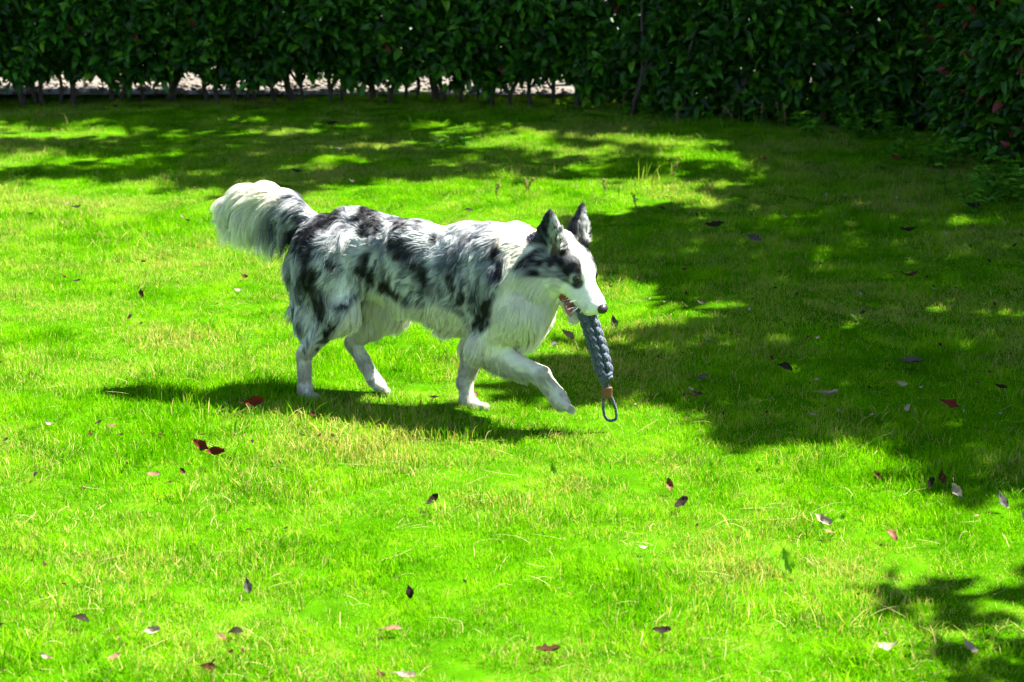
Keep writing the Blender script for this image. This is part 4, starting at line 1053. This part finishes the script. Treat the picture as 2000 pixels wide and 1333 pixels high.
def fallen(px, py, size_px, kind, label, tilt=20, yaw=None, name='fallen_leaf', group=None, k=None):
    g = G(px, py); d = math.sqrt(g[1] ** 2 + CAM_H ** 2); size = size_px * d / FPX * random.uniform(.75, 1.05)
    k = random.randrange(3) if k is None else k
    if (kind, k) not in _lm: _lm[(kind, k)] = litter_leaf_mesh(kind, len(_lm))
    o = bpy.data.objects.new(name, _lm[(kind, k)]); COL.objects.link(o)
    yaw = random.uniform(0, 360) if yaw is None else yaw
    o.scale = (size, size, size); o.location = (g[0], g[1] - .06, float(gh(g[0], g[1])) + (.040 if kind == 'red' else .022) + .25 * size * math.sin(R(abs(tilt))))
    o.rotation_euler = (Matrix.Rotation(R(tilt), 3, 'X') @ Matrix.Rotation(R(yaw), 3, 'Z') @ Matrix.Rotation(R(random.uniform(-15, 15)), 3, 'Y')).to_euler()
    tag(o, label, 'leaf', group)
    return o
LV = [
    (503, 817, 46, 'red', 'glossy red brown leaf standing on edge just below the shadow of the tail', 70, 100),
    (400, 894, 34, 'red', 'upper of two dark red leaves lying together on the sunny grass', 60, 60),
    (428, 906, 46, 'red', 'lower and larger of two dark red leaves lying together on the sunny grass', 62, 105),
    (615, 822, 24, 'brown', 'small brown leaf at the front edge of the shadow under the dog', 40, 80),
    (283, 576, 22, 'brown', 'triangular brown leaf standing in the bright grass behind the tail', 60, 20),
    (846, 980, 34, 'dark', 'dark brown pointed leaf tilted up in the grass below the shadow of the dog', 45, 130),
    (803, 1158, 34, 'dark', 'dark brown leaf standing upright in the near grass', 75, 10),
    (170, 1214, 42, 'dark', 'dark curled leaf in the near grass towards the corner', 25, 70),
    (1070, 1276, 48, 'brown', 'curled brown leaf with pale underside near the bottom edge of the photo', 20, 95),
    (1288, 1240, 46, 'dark', 'flat dark brown leaf sunk in the near grass', 15, 85),
    (1326, 972, 36, 'dark', 'dark ragged leaf in the sunny grass below the toy', 40, 130),
    (1198, 640, 30, 'grey', 'large grey curled leaf on the grass just beyond the muzzle of the dog', 70, 20),
    (1190, 558, 14, 'dark', 'tiny dark leaf in the shade above the nose of the dog', 20, 30),
    (1108, 662, 36, 'tan', 'crumpled tan leaf between the chest of the dog and its toy', 30, 40),
    (1082, 680, 20, 'grey', 'small grey leaf beside the crumpled tan leaf behind the toy', 20, 100),
    (930, 770, 16, 'orange', 'tiny orange leaf behind the upright foreleg of the dog', 50, 40),
    (850, 777, 20, 'tan', 'small tan leaf between the fore and hind feet of the dog', 20, 90),
    (308, 932, 34, 'tan', 'pale tan leaf lying flat near the two red leaves', 15, 95),
    (365, 926, 20, 'brown', 'little brown leaf between the tan leaf and the two red leaves', 30, 40),
    (108, 842, 26, 'pale', 'whitish leaf scrap on the sunny grass at the far side from the toy', 15, 60),
    (228, 844, 24, 'tan', 'pinkish tan leaf beside the small dark scrap on the sunny grass', 15, 80),
    (202, 838, 20, 'dark', 'small dark scrap beside the pinkish tan leaf on the sunny grass', 20, 130),
    (308, 1240, 30, 'pale', 'pale pointed leaf standing in the near grass', 35, 110),
    (442, 1248, 26, 'tan', 'tan leaf beside a dark one in the near grass', 20, 40),
    (468, 1236, 32, 'dark', 'dark curled leaf beside a tan one in the near grass', 25, 95),
    (768, 1226, 46, 'tan', 'long tan curled leaf in the near grass', 12, 95),
    (492, 1146, 30, 'grey', 'grey twisted leaf standing in the near grass', 60, 20),
    (105, 1292, 28, 'pale', 'pale leaf in the very near grass at the corner', 15, 60),
    (235, 1294, 34, 'tan', 'tan and brown leaf in the very near grass', 20, 120),
    (418, 1312, 34, 'brown', 'reddish brown leaf at the bottom edge', 25, 80),
    (795, 1325, 40, 'pale', 'pale leaf cut by the bottom edge of the photo', 10, 90),
    (748, 1322, 28, 'brown', 'brown leaf beside a pale one at the bottom edge', 20, 50),
    (1880, 1266, 46, 'pale', 'long pale beige leaf lying slantwise in the near grass by the shaded corner', 25, 30),
    (1720, 1268, 42, 'pale', 'white and beige leaf lying flat in the near grass', 12, 90),
    (1255, 1065, 20, 'pale', 'small white leaf scrap in the middle of the sunny near grass', 10, 90),
    (1600, 1006, 42, 'pale', 'crumpled whitish leaf beside a yellow green one', 35, 60),
    (1634, 1004, 34, 'green', 'yellow green leaf beside a crumpled whitish one', 40, 140),
    (1612, 1026, 26, 'tan', 'little tan leaf under the crumpled whitish one', 15, 50),
    (1706, 922, 24, 'brown', 'small brown leaf on the sunny side of the shade edge', 40, 30),
    (1808, 940, 32, 'dark', 'dark leaf standing at the edge of the big shade', 55, 150),
    (1830, 930, 32, 'brown', 'brown leaf standing at the edge of the big shade', 55, 20),
    (1733, 1035, 30, 'orange', 'orange brown leaf in the sunny grass near the yellow green one', 40, 30),
    (1945, 978, 36, 'grey', 'pale grey leaf standing at the right edge of the sunny grass', 60, 30),
    (1990, 1010, 34, 'pale', 'pinkish pale leaf at the very right edge', 70, 10),
    (1845, 792, 42, 'red', 'red brown leaf in the deep shade', 25, 60),
    (1774, 708, 48, 'grey', 'large dark grey leaf in the middle of the big shade', 20, 85),
    (1470, 474, 34, 'grey', 'grey leaf standing in the shade beyond the toy', 40, 60),
    (1392, 444, 40, 'dark', 'flat dark leaf at the edge of the far sunlit strip', 12, 95),
    (1768, 462, 40, 'dark', 'dark curled leaf in the shade towards the corner hedge', 15, 90),
    (1898, 408, 46, 'dark', 'wide dark leaf in the shade close to the corner hedge', 12, 90),
    (1768, 552, 34, 'brown', 'brown leaf with a pale rim in the shade', 12, 95),
    (1528, 716, 30, 'dark', 'dark leaf lying in the front part of the big shade', 30, 60),
    (1370, 739, 28, 'grey', 'grey blue leaf in the front part of the big shade', 35, 120),
    (1355, 771, 34, 'dark', 'flat black brown leaf in the front part of the big shade', 8, 95),
    (1366, 596, 22, 'grey', 'small grey leaf above the small sunlit patch', 20, 60),
    (1611, 766, 50, 'pale', 'long whitish sliver of leaf in the big shade', 8, 100),
    (1757, 745, 24, 'pale', 'white three pointed scrap in the big shade', 15, 60),
    (1762, 792, 24, 'pale', 'narrow white scrap beside the red brown leaf in shade', 25, 150),
    (1946, 752, 22, 'dark', 'dark leaf with grey edge by the right edge in shade', 25, 60),
    (1488, 330, 16, 'red', 'small dark red leaf on the far shaded grass', 20, 60),
    (1743, 325, 18, 'red', 'bright red leaf among the weeds in front of the corner hedge', 35, 60),
    (1290, 410, 18, 'brown', 'small dark leaf in the far sunlit strip', 25, 60),
    (915, 415, 18, 'dark', 'small dark leaf in the sunlit strip above the back of the dog', 25, 80),
    (665, 294, 18, 'pale', 'pale scrap on the far shaded grass above the rump', 15, 90),
    (690, 360, 18, 'grey', 'bluish scrap in the shade behind the tail', 20, 60),
    (583, 337, 20, 'dark', 'dark scrap in the shade above the tail', 20, 60),
    (650, 246, 22, 'dark', 'dark leaf on the far lawn before the hedge', 15, 95),
    (230, 213, 14, 'dark', 'dark round scrap on the far lawn at the foot of the hedge', 30, 60),
    (470, 563, 22, 'pale', 'pale pink leaf beside a brown one below the tail', 20, 70),
    (482, 536, 18, 'brown', 'brown leaf beside a pale pink one below the tail', 25, 70),
    (155, 411, 22, 'dark', 'dark sliver on the sunny lawn below the far shade', 8, 95),
    (66, 424, 20, 'dark', 'dark sliver farthest from the dog on the sunny lawn', 8, 95),
    (133, 546, 14, 'brown', 'small brown scrap on the open sunny lawn', 40, 60),
    (157, 552, 20, 'dark', 'thin dark scrap on the open sunny lawn', 12, 110),
    (1304, 935, 26, 'orange', 'thin curled orange leaf below the toy', 60, 0),
    (1080, 912, 40, 'green', 'fresh green leaf standing up in the grass below the foreleg', 70, 10),
    (1527, 1098, 56, 'green', 'large yellow green leaf standing in the sunny near grass', 65, 20),
    (1857, 957, 40, 'pale', 'pale green white leaf standing at the edge of the shade', 65, 20),
    (5, 722, 22, 'brown', 'brown leaf at the left edge of the photo', 25, 120),
    (12, 1230, 26, 'dark', 'dark leaf at the near left edge of the photo', 30, 100),
]
for i, t in enumerate(LV): fallen(*t[:5], tilt=t[5], yaw=t[6])
_r = np.random.default_rng(44)
for i in range(150):     # small scraps that nothing tells apart
    if i % 2: px, py, kd = _r.uniform(1230, 1990), _r.uniform(370, 830), ('pale', 'brown', 'dark')[i % 3]
    else: px, py, kd = _r.uniform(20, 1990), _r.uniform(380, 1320), ('dark', 'tan', 'brown')[i % 3]
    if 400 < px < 1230 and 340 < py < 840: continue
    if not i % 2 and px > 1180 and py < 960: px -= 1180; py = max(py, 860)
    where = 'shaded' if i % 2 else 'open'
    word = {'pale': 'whitish', 'tan': 'tan', 'brown': 'brown', 'dark': 'blackish'}[kd]
    fallen(px, py, _r.uniform(8, 15), kd, f'tiny {word} dry leaf scrap scattered on the {where} part of the lawn', tilt=_r.uniform(0, 40), name='leaf_scrap', group=f'tiny {word} leaf scraps on the {where} lawn')

# ------------------------------------------------------------------ weeds and taller grass
M_BLADE = mat_leaf('tall_blade', [(0.0, (.03, .12, .004)), (.6, (.08, .22, .008)), (1.0, (.22, .26, .03))], .45, .5, .2)
M_SEED = mat_plain('seed_head', (.20, .16, .05), .8, .2, .3, 80.0, 0, .2)
def tall_tuft(px, py, n, hpx, label, spread=.06, seeds=0, lean=.5, seed=0, tint=(0.2, 1.0), width=.005):
    r = np.random.default_rng(500 + seed); g = G(px, py); d = math.hypot(g[1], CAM_H); hm = hpx * d / FPX
    root = empty('grass_tuft', (g[0], g[1], float(gh(g[0], g[1])))); tag(root, label, 'grass tuft')
    V, F, T, o = [], [], [], 0
    for k in range(n):
        a = r.uniform(0, 6.28); h = hm * r.uniform(.55, 1.1); l = np.abs(r.normal(lean, .3)); b = np.array([r.normal(0, spread), r.normal(0, spread), -.01]); t = np.linspace(0, 1, 6)
        P = b + np.outer(t ** 1.8 * h * l, [math.cos(a), math.sin(a), 0]) + np.outer(t * h * (1 - .35 * l * t), [0, 0, 1.0])
        v, f = ribbon(P, width * np.array([.8, 1, 1, .8, .5, .1]), (-math.sin(a + 1.2) * .7, math.cos(a + 1.2) * .7, .5)); V.append(v); F += [tuple(i + o for i in q) for q in f]; o += len(v); T.append(np.full(len(v), r.uniform(*tint)))
    mesh_obj('blades', np.concatenate(V), F, M_BLADE, root, attrs={'tint': ('POINT', 'FLOAT', np.concatenate(T).astype(np.float32))})['kind'] = 'stuff'
    for k in range(seeds):
        b = np.array([r.normal(0, spread * 1.6), r.normal(0, spread), 0]); h = hm * r.uniform(.8, 1.25); P = smooth_path([b, b + [r.normal(0, .01), 0, h * .5], b + [r.normal(0, .02), 0, h]], 10)
        parts = [tube(P, .0016, 5)]
        for q in range(26):
            s = r.uniform(.45, 1); c0 = P[min(9, int(s * 9))] + r.normal(0, .004, 3); vv, ff = uv_ball(.003, .003, .0045, 5, 4); parts.append((vv + c0, ff))
        mesh_obj('seed_stalk', *join(parts), M_SEED, root)
    return root
tall_tuft(1480, 246, 34, 40, 'sunlit tuft with golden seed stalks at the foot of the hedge', .12, 6, .4, 1)
tall_tuft(1275, 366, 14, 52, 'tall yellow blades standing at the end of the far sunlit strip', .05, 1, .4, 2, (.6, 1), .008)
tall_tuft(1110, 385, 16, 34, 'tuft with small brown seed stalks above the ears of the dog', .16, 4, .4, 3)
tall_tuft(1020, 388, 12, 30, 'low tuft with one brown seed stalk above the neck of the dog', .10, 1, .4, 4)
tall_tuft(1225, 380, 12, 26, 'short tuft between the far sunlit strip and the yellow blades', .12, 1, .5, 5)
tall_tuft(680, 272, 14, 40, 'loose bright blades on the shaded lawn above the rump', .06, 0, .7, 6, (.5, 1))
tall_tuft(775, 246, 14, 38, 'upright bright blades before the hedge stems', .10, 0, .5, 7, (.5, 1))
tall_tuft(890, 272, 46, 26, 'sunlit round tuft in the shade before the hedge', .16, 0, .6, 8, (.4, 1))
tall_tuft(720, 300, 14, 30, 'broad bright blades on the far shaded lawn', .08, 0, .7, 9, (.4, .9), .009)
tall_tuft(1680, 634, 12, 34, 'small tuft of arching blades in the middle of the big shade', .03, 0, .9, 10, (.3, .7))
tall_tuft(1790, 690, 16, 34, 'arching thin blades near the large grey leaf', .08, 0, 1.0, 11, (.3, .7))
tall_tuft(1400, 292, 16, 26, 'thin bright blades on the lit patch before the dark hedge', .15, 0, .6, 12, (.4, 1))
tall_tuft(60, 232, 18, 34, 'loose blades on the far lawn at the end of the hedge', .12, 0, .5, 13)
tall_tuft(335, 352, 12, 26, 'fine blades at the edge of the far shade behind the tail', .12, 0, .5, 14)
tall_tuft(1500, 905, 14, 34, 'fresh green shoots on the sunny side of the big shade', .05, 0, .5, 15, (.3, .7), .008)
tall_tuft(1385, 850, 8, 30, 'pair of upright shoots at the front edge of the big shade', .02, 0, .25, 16, (.4, .8), .008)

def leafy_weed(px, py, hpx, n_stem, nl, llen, label, name='weed', spread=.08, seed=0, tint=(.1, 1)):
    r = np.random.default_rng(700 + seed); g = G(px, py); d = math.hypot(g[1], CAM_H); hm = hpx * d / FPX
    root = empty(name, (g[0], g[1], float(gh(g[0], g[1])))); tag(root, label, 'weed')
    P, T, Nn, st = [], [], [], []
    for k in range(n_stem):
        b = np.array([r.normal(0, spread), r.normal(0, spread), 0]); h = hm * r.uniform(.6, 1.1); e = b + [r.normal(0, .25) * h, r.normal(0, .25) * h, h]
        path = smooth_path([b, (b + e) / 2 + r.normal(0, .03, 3) * h, e], 8); st.append(tube(path, np.linspace(.0028, .001, 8), 5))
        for q in range(nl):
            i = r.integers(1, 8); P.append(path[i]); a = r.uniform(0, 6.28); T.append([math.cos(a), math.sin(a), r.uniform(-.2, .6)]); Nn.append([r.normal(0, .3), r.normal(0, .3), 1])
    n = len(P); ln = llen * r.uniform(.6, 1.2, n)
    V, F, A = leaves_mesh(np.array(P), np.array(T), np.array(Nn), ln, ln * r.uniform(.4, .6, n), r.uniform(*tint, n))
    mesh_obj('leaves', V, F, M_WEED, root, attrs=A)['kind'] = 'stuff'; mesh_obj('stems', *join(st), M_WEED, root)['kind'] = 'stuff'
leafy_weed(1205, 196, 34, 6, 6, .05, 'small pale leafed plant at the foot of the hedge near the gap', spread=.03, seed=1, tint=(.3, .9))
leafy_weed(1890, 300, 90, 5, 16, .022, 'thin climbing sprig with tiny yellow green leaves before the corner hedge', spread=.03, seed=2, tint=(.7, 1))
leafy_weed(1770, 318, 64, 6, 9, .045, 'upright leafy weed catching light before the corner hedge', spread=.05, seed=3, tint=(.4, 1))
leafy_weed(1835, 325, 50, 16, 16, .05, 'bushy low weed in front of the corner hedge', spread=.12, seed=4)
leafy_weed(1950, 400, 90, 22, 18, .05, 'dense weeds in the dark at the right edge under the corner hedge', spread=.16, seed=5)
leafy_weed(1700, 262, 44, 18, 14, .05, 'low dark weeds under the back hedge beside the corner', spread=.18, seed=6)
leafy_weed(1580, 250, 34, 16, 14, .05, 'low dark weeds under the back hedge beside the golden seed stalks', spread=.18, seed=7)
leafy_weed(1325, 222, 36, 18, 14, .05, 'weeds growing out of the shade at the foot of the hedge', spread=.2, seed=8)
leafy_weed(870, 285, 20, 5, 5, .05, 'broad leafed weed in front of the sunlit round tuft', spread=.05, seed=9)
